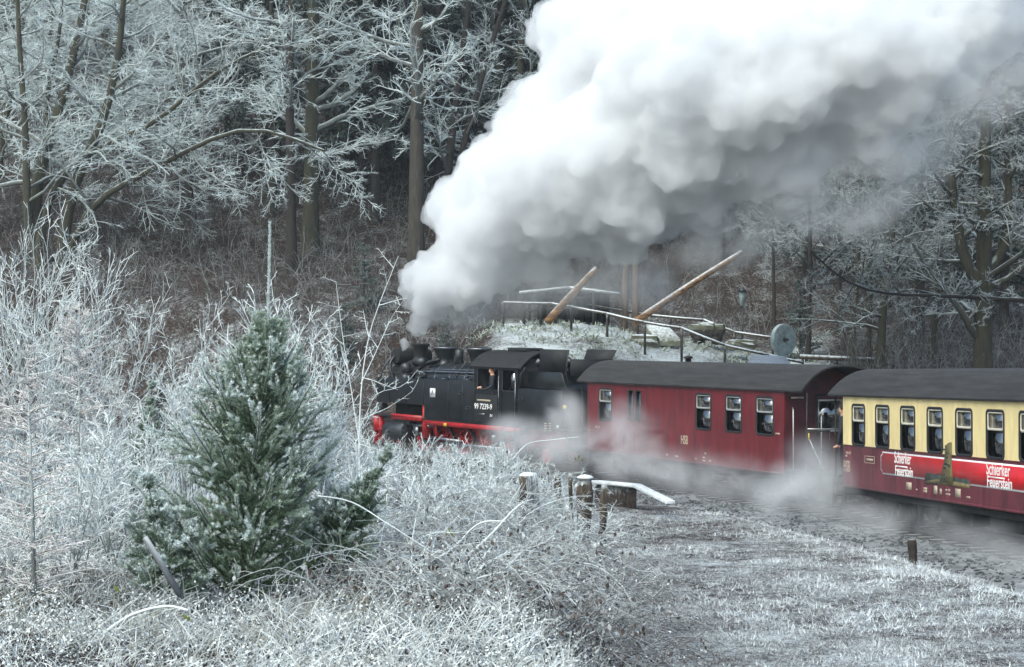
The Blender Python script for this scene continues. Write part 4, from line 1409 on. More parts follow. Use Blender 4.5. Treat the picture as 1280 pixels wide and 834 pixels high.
    MB().lathe([(.24, hh - .12), (.10, hh + .05), (.02, hh + .12)], 10).build('hood', 'dark_steel', l)
    # white culvert wall beside the track
    o = P(790, 622, 47)
    k = empty('culvert_wall', tuple(o), label='low white painted wall with sloping wing beside the track', cat='wall')
    q = [P(744, 602, 50.2) - o, P(796, 607, 48.5) - o, P(838, 628, 45.5) - o]
    for (a, b), nm in (((q[0], q[1]), 'coping'), ((q[1], q[2]), 'wing')):
        MB().beam(a, b, .24, .08).build(nm, 'white_paint', k, bevel=.01)
    m = MB()
    v = [q[0] + Vector((0, .1, -.08)), q[1] + Vector((0, .1, -.08)), q[1] + Vector((0, .1, -.9)), q[0] + Vector((0, .1, -.9))]
    v += [p + Vector((0, .1, 0)) for p in v]
    m.add(v, [(0, 1, 2, 3), (7, 6, 5, 4), (0, 4, 5, 1), (1, 5, 6, 2), (2, 6, 7, 3), (3, 7, 4, 0)])
    m.build('opening_shade', 'post_dark', k)  # dark brown panel painted in for the shaded opening below the coping


build_exhibits()


# ------------------------------------------------------------------ plant growing machinery
def nrm(v):
    return v / (np.linalg.norm(v, axis=-1, keepdims=True) + 1e-9)


def grow(rs, pts, rad, n, t0, t1, ang, asd, lf, K=4, trop=(0, 0, 0), wig=.12, rf=.5, flat=0., taper=.35, lenabs=None, tdec=.5, rmin=.0):
    """children branches of every branch in pts (N,K,3); returns pts, rad"""
    N, Kp = pts.shape[:2]
    idx = np.repeat(np.arange(N), n)
    M = len(idx)
    t = (np.tile(np.arange(n), N) + rs.rand(M)) / n * (t1 - t0) + t0
    f = t * (Kp - 1)
    i = np.minimum(f.astype(int), Kp - 2)
    w = (f - i)[:, None]
    p = pts[idx, i] * (1 - w) + pts[idx, i + 1] * w
    T = nrm(pts[idx, i + 1] - pts[idx, i])
    r0 = (rad[idx, i] * (1 - w[:, 0]) + rad[idx, i + 1] * w[:, 0])
    L = np.linalg.norm(np.diff(pts, axis=1), axis=2).sum(1)[idx]
    rv = rs.randn(M, 3)
    perp = nrm(np.cross(T, rv))
    if flat:
        perp[:, 2] *= (1 - flat)
        perp = nrm(perp - T * (perp * T).sum(1, keepdims=True))
    a = np.radians(ang + rs.randn(M) * asd)[:, None]
    d = np.cos(a) * T + np.sin(a) * perp
    ln = (L * lf if lenabs is None else np.full(M, lenabs)) * (1 - tdec * t) * rs.uniform(.6, 1.25, M)
    out = np.empty((M, K, 3)); out[:, 0] = p
    tr = np.array(trop)
    for k in range(1, K):
        d = nrm(d + rs.randn(M, 3) * wig + tr / K)
        out[:, k] = out[:, k - 1] + d * (ln / (K - 1))[:, None]
    r = np.maximum(r0 * rf, rmin)[:, None] * np.linspace(1, taper, K)[None]
    return out, r


def twigs(mb, pts, rad, a, rs):
    """finest shoots as thin blades"""
    ribbons(mb, pts, rad * 2.0, a, rs)


def ribbons(mb, pts, w, a, rs, facing=None):
    """flat blades: pts (N,K,3), widths (N,K)"""
    N, K = pts.shape[:2]
    T = nrm(np.gradient(pts, axis=1))
    rv = rs.randn(N, 1, 3)
    rv[..., 2] *= .3
    S = nrm(np.cross(T, np.broadcast_to(rv, T.shape)))
    v = np.stack([pts - S * w[..., None] / 2, pts + S * w[..., None] / 2], 2)
    i = np.arange(N)[:, None] * K * 2 + np.arange(K - 1)[None] * 2
    q = np.stack([i, i + 1, i + 3, i + 2], -1).reshape(-1, 4)
    mb.add(v.reshape(-1, 3), q, a=np.repeat(np.broadcast_to(a, (N, K)).reshape(-1), 2))


def stem_path(rs, H, lean=(0, 0), K=12, wob=.03):
    z = np.linspace(0, H, K)
    x = lean[0] * (z / H) ** 1.3 * H + np.cumsum(rs.randn(K)) * wob * H / K
    y = lean[1] * (z / H) ** 1.3 * H + np.cumsum(rs.randn(K)) * wob * H / K
    x -= x[0]; y -= y[0]
    return np.stack([x, y, z], 1)[None]


def tree_from_stems(name, stems, rads, seed, bark, label, group=None, cat='tree', n1=14, n2=10, n3=8, n4=4, l1=.42, l2=.5, l3=.52, l4=.62,
                    t0=.3, ang1=62, flat=.55, trop=(0, 0, .1), fr=(.10, .55, .95, 1.1), tw='twig', droop4=0., S0=10, wig=.11, rf1=.45, rm=(.020, .0095, .0062), origin=None, t1=1.):
    """bare frosted tree: stems (list of (K,3) local polylines)"""
    rs = np.random.RandomState(seed)
    K = 12
    st = []
    for p in stems:
        p = np.asarray(p, float)
        d = np.concatenate([[0], np.cumsum(np.linalg.norm(np.diff(p, axis=0), axis=1))])
        s = np.linspace(0, d[-1], K)
        st.append(np.stack([np.interp(s, d, p[:, k]) for k in range(3)], 1))
    st = np.array(st)
    # smooth the polyline a little
    st[:, 1:-1] = (st[:, :-2] + 2 * st[:, 1:-1] + st[:, 2:]) / 4
    rad = np.array([np.linspace(r, r * .28, K) for r in rads])
    rad[:, 0] *= 1.25
    root = empty(name, label=label, cat=cat, group=group)
    m = MB(); m.tubes(st, rad, S0, fr[0] * (.1 if fr[0] < .5 else 1))
    b1, r1 = grow(rs, st, rad, n1, t0, t1, ang1, 14, l1, 7, trop, wig, rf1, .2, .3, tdec=.45, rmin=rm[0] * 1.6)
    m.tubes(b1, r1, 6, np.linspace(fr[0], fr[1], 7)[None])
    m.build('trunk', bark, root, smooth=True)
    c = MB()
    b2, r2 = grow(rs, b1, r1, n2, .2, 1, 48, 15, l2, 6, (0, 0, .05), wig, .5, flat, .35, rmin=rm[0])
    c.tubes(b2, r2, 3, np.linspace(fr[1], fr[2], 6)[None])
    b3, r3 = grow(rs, b2, r2, n3, .15, 1, 45, 15, l3, 4, (0, 0, -.03), wig, .6, flat, .5, rmin=rm[1])
    twigs(c, b3, r3, np.linspace(fr[2], fr[3], 4)[None] * rs.uniform(.6, 1.1, (len(b3), 1)), rs)
    if n4:
        b4, r4 = grow(rs, b3, r3, n4, .1, 1, 45, 16, l4, 3, (0, 0, -droop4), wig, .8, flat * .6, .6, rmin=rm[2])
        twigs(c, b4, r4, np.full((len(b4), 3), fr[3]) * rs.uniform(.6, 1.1, (len(b4), 1)), rs)
    c.build('crown', tw, root)
    return root


def conifer_tree(name, H, r, seed, label, group=None, t_low=.12, droop=.35, nb=95, Lb=.17, dens=26, mat='conifer', bark='bark_dark', fr=.10, up=0.):
    """tall dark spruce with drooping shaggy branches"""
    rs = np.random.RandomState(seed)
    root = empty(name, label=label, cat='tree', group=group)
    st = stem_path(rs, H, (0, 0), 14, .01)
    rad = np.linspace(r, r * .08, 14)[None]
    m = MB(); m.tubes(st, rad, 10, .02)
    n = nb
    t = np.sort(rs.uniform(t_low, .99, n))
    f = t * 13; i = np.minimum(f.astype(int), 12); w = (f - i)[:, None]
    p = st[0, i] * (1 - w) + st[0, i + 1] * w
    az = rs.uniform(0, 2 * PI, n)
    L_ = H * Lb * (1.05 - t) ** .75 * rs.uniform(.75, 1.15, n) + .3
    K = 7
    u = np.linspace(0, 1, K)
    zz = L_[:, None] * ((.10 + up) * u[None] - droop * u[None] ** 1.8 + .12 * u[None] ** 4)
    b = np.stack([p[:, 0, None] + np.cos(az)[:, None] * L_[:, None] * u, p[:, 1, None] + np.sin(az)[:, None] * L_[:, None] * u, p[:, 2, None] + zz], -1)
    b += rs.randn(*b.shape) * .04 * u[None, :, None]
    br = np.linspace(.05, .012, K)[None].repeat(n, 0)
    m.tubes(b, br, 4, .05)
    m.build('trunk', bark, root, smooth=True)
    c = MB()
    b2, r2 = grow(rs, b, br, dens, .12, 1, 62, 12, .30, 4, (0, 0, -.55), .08, .9, .75, .3, tdec=.55, rmin=.03)
    r2 = r2 * 1.1
    ribbons(c, b2, np.full(b2.shape[:2], .17) * np.linspace(1, .35, 4)[None], fr * rs.uniform(.2, 1.6, (len(b2), 1)), rs)
    b3, r3 = grow(rs, b2, r2, 5, .1, 1, 55, 14, .45, 3, (0, 0, -.8), .1, .9, .2, .4, rmin=.02)
    ribbons(c, b3, np.full(b3.shape[:2], .12) * np.linspace(1, .3, 3)[None], fr * rs.uniform(.2, 2.0, (len(b3), 1)), rs)
    c.build('crown', mat, root)
    return root


def put(root, px, d, base=None, rz=0., s=1., dz=-.15, label=None, group=None, copy=True):
    o = copy_tree(root) if copy else root
    x = (px - 640) / F * d
    o.location = (x, d, hz(x, d) + dz)
    o.rotation_euler = (0, 0, rz)
    o.scale = (s, s, s)
    if label: o['label'] = label
    if group: o['group'] = group
    return o


RS = np.random.RandomState(11)


# ------------------------------------------------------------------ woodland
def build_wood():
    # many-stemmed tree at the left, traced stems with their own depths
    D = 93.0
    bx, by = 62, 322
    base = P(bx, by, D)

    def trace(pts, dd):
        n = len(pts)
        return [tuple(P(px, py, D + dd * k / (n - 1)) - base) for k, (px, py) in enumerate(pts)]
    stems = [trace([(42, 325), (32, 237), (34, 170), (28, 99), (22, 0), (20, -90)], -1.0),
             trace([(46, 325), (40, 250), (50, 186), (71, 138), (85, 79), (105, 0), (115, -90)], 2.5),
             trace([(76, 325), (84, 237), (97, 202), (127, 146), (146, 71), (154, 0), (158, -90)], -2.0),
             trace([(78, 322), (107, 249), (131, 225), (166, 210), (237, 170), (269, 156), (307, 139), (352, 150), (405, 172)], -5.0),
             trace([(48, 300), (63, 214), (111, 174), (138, 160), (186, 146), (222, 115), (253, 85), (290, 60), (340, 40)], -4.0),
             trace([(44, 318), (36, 260), (60, 190), (56, 110), (76, 30), (80, -60)], 3.0)]
    t = tree_from_stems('beech_tree', stems, (.24, .38, .33, .20, .20, .2), 41, 'bark_moss',
                        'many-stemmed mossy tree with long frosted limbs reaching towards the twin trunks', n1=16, n2=10, n3=8, n4=3, l1=.40, t0=.2, t1=1, flat=.6, wig=.17)
    t.location = base + Vector((0, 0, -.6))
    # prototypes
    A = tree_from_stems('beech_tree', [stem_path(np.random.RandomState(1), 19, (.05, .02))[0]], (.30,), 51, 'bark', '', n1=26, n2=10, n3=8, n4=3, l1=.34, t0=.10, flat=.65, wig=.16)
    B = tree_from_stems('beech_tree', [stem_path(np.random.RandomState(2), 21, (-.07, .03))[0], stem_path(np.random.RandomState(3), 17, (.16, -.05))[0]], (.28, .2), 52, 'bark_moss', '', n1=16, n2=10, n3=8, n4=3, l1=.34, t0=.12, flat=.65, wig=.16)
    Cc = tree_from_stems('slender_tree', [stem_path(np.random.RandomState(4), 16, (.03, 0))[0]], (.14,), 53, 'bark_dark', '', n1=24, n2=9, n3=8, n4=3, l1=.26, t0=.2, flat=.5, fr=(.04, .25, .5, .75))
    S1 = conifer_tree('spruce_tree', 24, .34, 61, '')
    S2 = conifer_tree('spruce_tree', 20, .28, 62, '', t_low=.22, droop=.5, nb=80)
    S3 = conifer_tree('young_spruce', 6.5, .09, 63, '', t_low=.03, droop=.15, nb=60, Lb=.26, dens=14, up=.15, fr=.25)
    used = set()

    def place(proto, px, d, rz, s, label, group=None):
        c = id(proto) in used
        used.add(id(proto))
        return put(proto, px, d, rz=rz, s=s, label=label, group=group, copy=c)
    # named trees of the front row
    place(S1, 437, 101, .3, 1.05, 'dark drooping spruce behind the twin trunks')
    place(S2, 300, 104, 1.2, 1.0, 'dark spruce half hidden behind the long frosted limbs')
    place(S2, 505, 104, 2.2, 1.15, 'shaggy dark spruce left of the thick bare trunk')
    place(S1, 585, 108, 4.2, .95, 'dark spruce whose crown meets the steam')
    place(S2, 470, 98, 5.0, 1.0, 'dark spruce between the twin trunks and the thick bare trunk')
    place(S1, 548, 100, 3.3, .9, 'dark spruce behind the two leaning stems')
    place(S2, 340, 99, 4.0, .95, 'dark spruce just left of the twin trunks')
    place(S1, 625, 104, .9, 1.0, 'dark spruce behind the forked tree at the shelter')
    twin = tree_from_stems('beech_tree', [stem_path(np.random.RandomState(8), 24, (.0, .0), wob=.01)[0]], (.27,), 55, 'bark_dark',
                           'dark slim trunk, one of the twin trunks above the young fir', n1=24, n2=10, n3=8, n4=3, l1=.27, t0=.22, flat=.78, wig=.15)
    put(twin, 364, 92, copy=False)
    twin2 = tree_from_stems('beech_tree', [stem_path(np.random.RandomState(9), 24, (.02, .0), wob=.008)[0]], (.42,), 56, 'bark_moss',
                            'pale mossy thick trunk, one of the twin trunks above the young fir', n1=26, n2=10, n3=8, n4=3, l1=.27, t0=.22, flat=.78, wig=.15)
    put(twin2, 388, 94, copy=False)
    tk = tree_from_stems('beech_tree', [stem_path(np.random.RandomState(10), 23, (.01, .0), wob=.006)[0]], (.42,), 57, 'bark',
                         'thick straight grey brown trunk left of the steam', n1=20, n2=10, n3=8, n4=3, l1=.28, t0=.33, flat=.78, wig=.15)
    put(tk, 520, 91, copy=False)
    sl = tree_from_stems('beech_tree', [stem_path(np.random.RandomState(12), 19, (.13, .0), wob=.02)[0], stem_path(np.random.RandomState(13), 20, (.26, .05), wob=.02)[0]], (.24, .2), 58, 'bark_dark',
                         'two leaning dark stems with bare limbs entering the steam', n1=16, n2=8, n3=8, n4=3, l1=.28, t0=.2, flat=.6)
    put(sl, 552, 94, copy=False)
    place(A, 235, 98, 2.0, 1.0, 'frosted beech between the mossy stems and the twin trunks')
    place(B, -10, 97, .5, 1.0, 'forked frosted tree at the edge of the many-stemmed tree')
    place(A, 150, 104, 4.4, 1.05, 'frosted beech behind the many-stemmed tree')
    place(B, 640, 102, 2.6, 1.0, 'forked frosted tree behind the dark shelter')
    # right hand wood
    mo = tree_from_stems('oak_tree', [stem_path(np.random.RandomState(21), 15, (.02, .02), wob=.012)[0], [(0, 0, 4.2), (-.7, 0, 5.0), (-1.0, .2, 7.2), (-1.3, .3, 10), (-1.2, .4, 13)], [(0, 0, 4.6), (.9, .3, 5.4), (1.1, .3, 7.5), (1.0, .2, 12)]],
                         (.40, .24, .22), 71, 'bark_moss', 'stout forked trunk with mossy arms behind the cream coach', n1=16, n2=9, n3=8, n4=4, l1=.36, t0=.12, flat=.5, fr=(.02, .1, .3, .6))
    put(mo, 1228, 74, copy=False)
    lim = [(1300, 360), (1225, 356), (1190, 353), (1120, 352), (1085, 347), (1062, 340), (1040, 322), (1018, 302)]
    b0 = P(1300, 470, 72)
    lt = tree_from_stems('oak_tree', [[tuple(P(1300, 480, 72) - b0), tuple(P(1303, 400, 72) - b0), tuple(P(1300, 330, 72) - b0), tuple(P(1310, 180, 72) - b0), tuple(P(1320, 60, 72) - b0)],
                                      [tuple(P(px, py, 72 - k * .25) - b0) for k, (px, py) in enumerate(lim)]], (.33, .10), 72, 'bark_dark',
                         'tree with a long dark limb hanging over the carriage roofs', n1=13, n2=8, n3=7, n4=3, l1=.22, t0=.15, flat=.5, fr=(.02, .1, .35, .8))
    lt.location = b0 + Vector((0, 0, -.5))
    for k, (px, d, r, lean, sd) in enumerate(((1100, 77, .19, (.18, 0), 81), (1068, 79, .12, (.03, 0), 82), (1085, 80, .10, (.10, 0), 84), (1165, 79, .16, (.06, .02), 83))):
        tr = tree_from_stems('slender_tree', [stem_path(np.random.RandomState(sd), 13, lean, wob=.10)[0]], (r,), sd, 'bark_moss',
                             ['crooked mossy trunk leaning right between the carriage roofs', 'thin mossy stem beside the crooked trunk',
                              'thinnest mossy stem between two stems behind the roofs', 'twisting mossy stem left of the stout forked trunk'][k], n1=20, n2=8, n3=8, n4=3, l1=.30, t0=.15, flat=.4, fr=(.02, .1, .3, .6))
        put(tr, px, d, copy=False)
    place(Cc, 1010, 82, .4, .85, 'slim dark tree with frosted sprays right of the millstone')
    place(Cc, 968, 90, 2.4, .7, 'slim frosted tree behind the lantern')
    place(Cc, 1050, 87, 3.4, .95, 'slim frosted tree behind the single board fence')
    place(S2, 1150, 84, .7, .80, 'dark spruce behind the mossy stems at the right')
    place(S1, 1255, 86, 1.7, .75, 'dark spruce behind the stout forked trunk')
    place(S2, 1080, 90, 1.9, .75, 'dark spruce behind the crooked mossy trunk')
    place(S1, 1200, 90, 5.9, .78, 'dark spruce between the mossy stem and the stout trunk')
    place(S1, 1010, 94, 2.7, .72, 'dark spruce under the tail of the steam')
    place(S2, 900, 98, 3.1, .95, 'dark spruce above the mine cart')
    place(S1, 820, 100, 5.1, .9, 'dark spruce behind the paired poles')
    place(S2, 730, 101, 4.1, .9, 'dark spruce behind the frosted shelter roof')
    for px, d, rz, s, lb in ((200, 82, 0, .42, 'small bluish spruce left of the young fir'), (75, 84, 1, .4, 'small spruce below the many-stemmed tree'), (432, 82, 2, .40, 'small green spruce behind the frosted hazel'), (558, 80, 3, .40, 'bushy little spruce directly behind the locomotive chimney'),
                             (455, 86, 4, .5, 'small spruce at the foot of the thick straight trunk'), (1000, 83, 5, .55, 'small spruce behind the millstone')):
        place(S3, px, d, rz, s, lb)
    # the wood behind: look-alikes told apart only by their place
    rs = np.random.RandomState(5)
    pr = [A, B, Cc, A, B, S1, S2]
    lab = {id(A): ('frosted bare beech deep in the wood on the slope', 'far beeches'), id(B): ('forked frosted tree deep in the wood on the slope', 'far forked trees'),
           id(Cc): ('slender frosted tree deep in the wood on the slope', 'far slender trees'), id(S1): ('tall dark spruce deep in the wood on the slope', 'far spruces'),
           id(S2): ('tall dark spruce deep in the wood on the slope', 'far spruces')}
    for d, step, jit in ((108, 72, 22), (121, 62, 24), (137, 58, 24)):
        for px in np.arange(-70, 1380, step):
            k = rs.randint(len(pr))
            q = px + rs.uniform(-jit, jit)
            dd = d + rs.uniform(-5, 5)
            if 390 < q < 640 and dd < 128: k = 5 + rs.randint(2)
            if q < 330 and k >= 5: k -= 5
            if q > 1000 and rs.rand() < .45: k = 5 + rs.randint(2)
            place(pr[k], q, dd, rs.uniform(0, 6.28), rs.uniform(.8, 1.1), *lab[id(pr[k])])
    # brown undergrowth on the slope: nobody could count it
    N = 7000
    d = 74 + 48 * rs.rand(N) ** 1.4
    px = rs.uniform(-60, 1340, N)
    x = (px - 640) / F * d
    sd, _ = track_side(x, d)
    kx = x / d
    ok = (sd > 4.2) & ~((kx > -.02) & (kx < .172) & (d < 89.5))
    x, d = x[ok], d[ok]; N = len(x)
    z = height(x, d)
    st = np.empty((N, 5, 3)); st[:, 0] = np.stack([x, d, z - .05], 1)
    dv = nrm(np.stack([rs.randn(N) * .35, rs.randn(N) * .35, np.ones(N)], 1))
    H = rs.uniform(.6, 2.4, N)
    for k in range(1, 5):
        dv = nrm(dv + rs.randn(N, 3) * .16)
        st[:, k] = st[:, k - 1] + dv * (H / 4)[:, None]
    r = np.full((N, 5), .018) * np.linspace(1, .5, 5)
    m = MB()
    frf = rs.uniform(0, .28, (N, 1))
    m.tubes(st, r, 3, np.broadcast_to(frf, (N, 5)))
    b, rb = grow(rs, st, r, 5, .25, 1, 42, 14, .48, 3, (0, 0, .05), .15, .8, 0, .6, rmin=.010)
    twigs(m, b, rb, np.repeat(frf * 1.2, 5, 0) * np.ones((1, 3)), rs)
    tag(m.build('undergrowth', 'twig_brown'), 'brown bare undergrowth covering the wooded slope', 'undergrowth', kind='stuff')


build_wood()


# ------------------------------------------------------------------ foreground plants
def young_fir(name, H, seed, label, spread=1.0, lean=(.1, 0), nw=15, per=7, needle=.036, dens=1.0, frost=1.0, leader=.55, thick=.030, t_low=.05, sub=10):
    """young fir: trunk, whorled branches, every shoot clothed in needles; frost on the outer shoots"""
    rs = np.random.RandomState(seed)
    root = empty(name, label=label, cat='tree')
    st = stem_path(rs, H - leader, lean, 12, .015)
    tip = st[0, -1]
    rad = np.linspace(thick, thick * .25, 12)[None]
    m = MB(); m.tubes(st, rad, 8, .02)
    ld = np.array([tip + np.array([.02 * k / 6, 0, leader * k / 6]) for k in range(7)])[None]
    m.tubes(ld, np.linspace(.008, .004, 7)[None], 6, .6)
    t = np.concatenate([np.full(per, k) for k in np.linspace(t_low, .97, nw)])
    n = len(t)
    t = np.clip(t + rs.randn(n) * .012, t_low, .99)
    f = t * 11; i = np.minimum(f.astype(int), 10); w = (f - i)[:, None]
    p = st[0, i] * (1 - w) + st[0, i + 1] * w
    az = np.arange(n) * 2.39996 + rs.randn(n) * .25
    Lb = spread * H * np.interp(t * (H - leader) / H, [.03, .17, .33, .46, .56, .63, .75], [.29, .285, .25, .19, .13, .08, .05]) * rs.uniform(.72, 1.15, n)
    up = .34 + .75 * t ** 1.1 + rs.randn(n) * .06
    K = 8
    u = np.linspace(0, 1, K)
    rr = Lb[:, None] * u * np.cos(up * .7)[:, None]
    zz = Lb[:, None] * (up[:, None] * u + .28 * u ** 2)
    b = np.stack([p[:, 0, None] + np.cos(az)[:, None] * rr, p[:, 1, None] + np.sin(az)[:, None] * rr, p[:, 2, None] + zz], -1)
    b += rs.randn(*b.shape) * .008 * u[None, :, None]
    br = (.011 * (Lb / Lb.max()) ** .5)[:, None] * np.linspace(1, .3, K)[None]
    m.tubes(b, br, 5, .05)
    b2, r2 = grow(rs, b, br, sub, .15, .80, 40, 6, .45, 4, (0, 0, .22), .04, .6, .6, .4, tdec=.5, rmin=.0025)
    twigs(m, b2, r2, .1, rs)
    b3, r3 = grow(rs, b2, r2, 2, .25, .8, 42, 7, .5, 3, (0, 0, .15), .04, .6, .6, .5, tdec=.4, rmin=.002)
    m.build('trunk', 'bark_dark', root)
    # needles
    c = MB()
    ctr = st[0].mean(0)

    def clothe(pts, step, nl, fr, u0=0., wid=.0085):
        N, Kq = pts.shape[:2]
        L = np.linalg.norm(np.diff(pts, axis=1), axis=2).sum(1)
        cnt = np.maximum(2, (L * (1 - u0) / step * dens).astype(int))
        idx = np.repeat(np.arange(N), cnt)
        Mn = len(idx)
        tt = u0 + (1 - u0) * rs.rand(Mn)
        ff = tt * (Kq - 1); ii = np.minimum(ff.astype(int), Kq - 2); ww = (ff - ii)[:, None]
        q = pts[idx, ii] * (1 - ww) + pts[idx, ii + 1] * ww
        T = nrm(pts[idx, ii + 1] - pts[idx, ii])
        pr = nrm(np.cross(T, rs.randn(Mn, 3)))
        pr[:, 2] += .25
        d = nrm(T * .75 + pr)
        s = nrm(np.cross(d, rs.randn(Mn, 3)))
        ln = nl * rs.uniform(.75, 1.2, Mn)[:, None]
        v = np.stack([q - s * wid / 2, q + s * wid / 2, q + d * ln], 1)
        # frost: outer shoots, shoot tips
        rad_ = np.linalg.norm(q[:, :2] - np.interp(q[:, 2], st[0, :, 2], st[0, :, 0])[:, None] * np.array([1, 0]), axis=1)
        env = spread * H * np.interp(q[:, 2] / H, [0, .2, .33, .5, .65, .8, 1], [.25, .27, .27, .25, .18, .08, .03])
        o = np.clip(rad_ / env, 0, 1.2)
        hgt = np.clip(q[:, 2] / H, 0, 1)
        fa = fr * frost * np.clip(-.02 + .9 * (o * .94) ** 2.4 + .65 * hgt ** 1.4, .02, 1.2) * (.35 + .95 * tt)
        c.add(v.reshape(-1, 3), t=np.arange(Mn * 3).reshape(-1, 3), a=np.repeat(fa, 3))
    clothe(b, .0016, needle, .85, .03)
    clothe(b2, .0016, needle, .9)
    clothe(b3, .0018, needle * .9, 1.0)
    clothe(ld, .0007, needle * .75, 3.0, 0., .007)
    c.build('crown', 'needle', root)
    return root


def larch(name, H, seed, label, spread=.25, dens=1.):
    rs = np.random.RandomState(seed)
    root = empty(name, label=label, cat='tree')
    st = stem_path(rs, H, (.03, 0), 12, .02)
    rad = np.linspace(.024, .004, 12)[None]
    m = MB(); m.tubes(st, rad, 7, np.linspace(.02, .9, 12)[None]); m.build('trunk', 'bark', root)
    c = MB()
    n = int(95 * dens)
    t = rs.uniform(.08, .98, n)
    f = t * 11; i = np.minimum(f.astype(int), 10); w = (f - i)[:, None]
    p = st[0, i] * (1 - w) + st[0, i + 1] * w
    az = rs.uniform(0, 2 * PI, n)
    L_ = H * spread * (1.08 - t) ** .8 * rs.uniform(.6, 1.15, n)
    K = 7; u = np.linspace(0, 1, K)
    zz = L_[:, None] * (.30 * u - .1 * u ** 2 + .25 * t[:, None] * u)
    b = np.stack([p[:, 0, None] + np.cos(az)[:, None] * L_[:, None] * u, p[:, 1, None] + np.sin(az)[:, None] * L_[:, None] * u, p[:, 2, None] + zz], -1)
    b += rs.randn(*b.shape) * .012 * u[None, :, None]
    br = np.full((n, 1), .0062) * np.linspace(1, .5, K)
    c.tubes(b, br, 4, np.linspace(.35, .9, K)[None] * rs.uniform(.6, 1.2, (n, 1)))
    b2, r2 = grow(rs, b, br, 9, .12, 1, 48, 14, .34, 4, (0, 0, .02), .10, .8, .5, .6, rmin=.0036)
    twigs(c, b2, r2, rs.uniform(.5, 1.1, (len(b2), 1)) * np.ones((1, 4)), rs)
    b3, r3 = grow(rs, b2, r2, 5, .1, 1, 50, 15, .34, 3, (0, 0, 0), .1, .9, .2, .7, rmin=.0032)
    twigs(c, b3, r3, rs.uniform(.5, 1.1, (len(b3), 1)) * np.ones((1, 3)), rs)
    c.build('crown', 'larch_twig', root)
    return root


def shrub(name, H, seed, label, stems=14, spread=.45, n2=8, n3=6, n4=3, cat='shrub', fr=1.15, mat='bramble', r0=.011, group=None, l2=.42, l3=.40, up=.12, rmin=.0044, bark='bark', ang2=36):
    """upright many-stemmed bare shrub, twigs furred with frost"""
    rs = np.random.RandomState(seed)
    root = empty(name, label=label, cat=cat, group=group)
    K = 8
    az = rs.uniform(0, 2 * PI, stems)
    ln = H * rs.uniform(.62, 1.05, stems)
    sp = spread * rs.uniform(.15, 1.0, stems)
    u = np.linspace(0, 1, K)
    st = np.stack([np.cos(az)[:, None] * (ln * sp)[:, None] * u ** 1.15 + (rs.randn(stems) * .06)[:, None], np.sin(az)[:, None] * (ln * sp)[:, None] * u ** 1.15 + (rs.randn(stems) * .06)[:, None], ln[:, None] * u], -1)
    st += np.cumsum(rs.randn(*st.shape) * .015 * H, axis=1) * u[None, :, None]
    rad = r0 * rs.uniform(.6, 1.2, stems)[:, None] * np.linspace(1, .3, K)
    c = MB()
    c.tubes(st, rad, 5, np.linspace(.12, fr, K)[None])
    c.build('stems', bark, root)
    c = MB()
    b2, r2 = grow(rs, st, rad, n2, .25, .98, ang2, 10, l2, 6, (0, 0, up), .09, .6, 0, .5, tdec=.45, rmin=rmin * 1.4)
    c.tubes(b2, r2, 3, np.linspace(fr * .5, fr, 6)[None] * rs.uniform(.7, 1.2, (len(b2), 1)))
    b3, r3 = grow(rs, b2, r2, n3, .2, 1, 38, 12, l3, 4, (0, 0, up), .1, .7, 0, .6, tdec=.4, rmin=rmin)
    twigs(c, b3, r3, fr * rs.uniform(.7, 1.2, (len(b3), 1)) * np.ones((1, 4)), rs)
    if n4:
        b4, r4 = grow(rs, b3, r3, n4, .2, 1, 40, 12, .45, 3, (0, 0, up), .1, .8, 0, .7, rmin=rmin * .9)
        twigs(c, b4, r4, fr * rs.uniform(.7, 1.2, (len(b4), 1)) * np.ones((1, 3)), rs)
    c.build('twigs', mat, root)
    return root


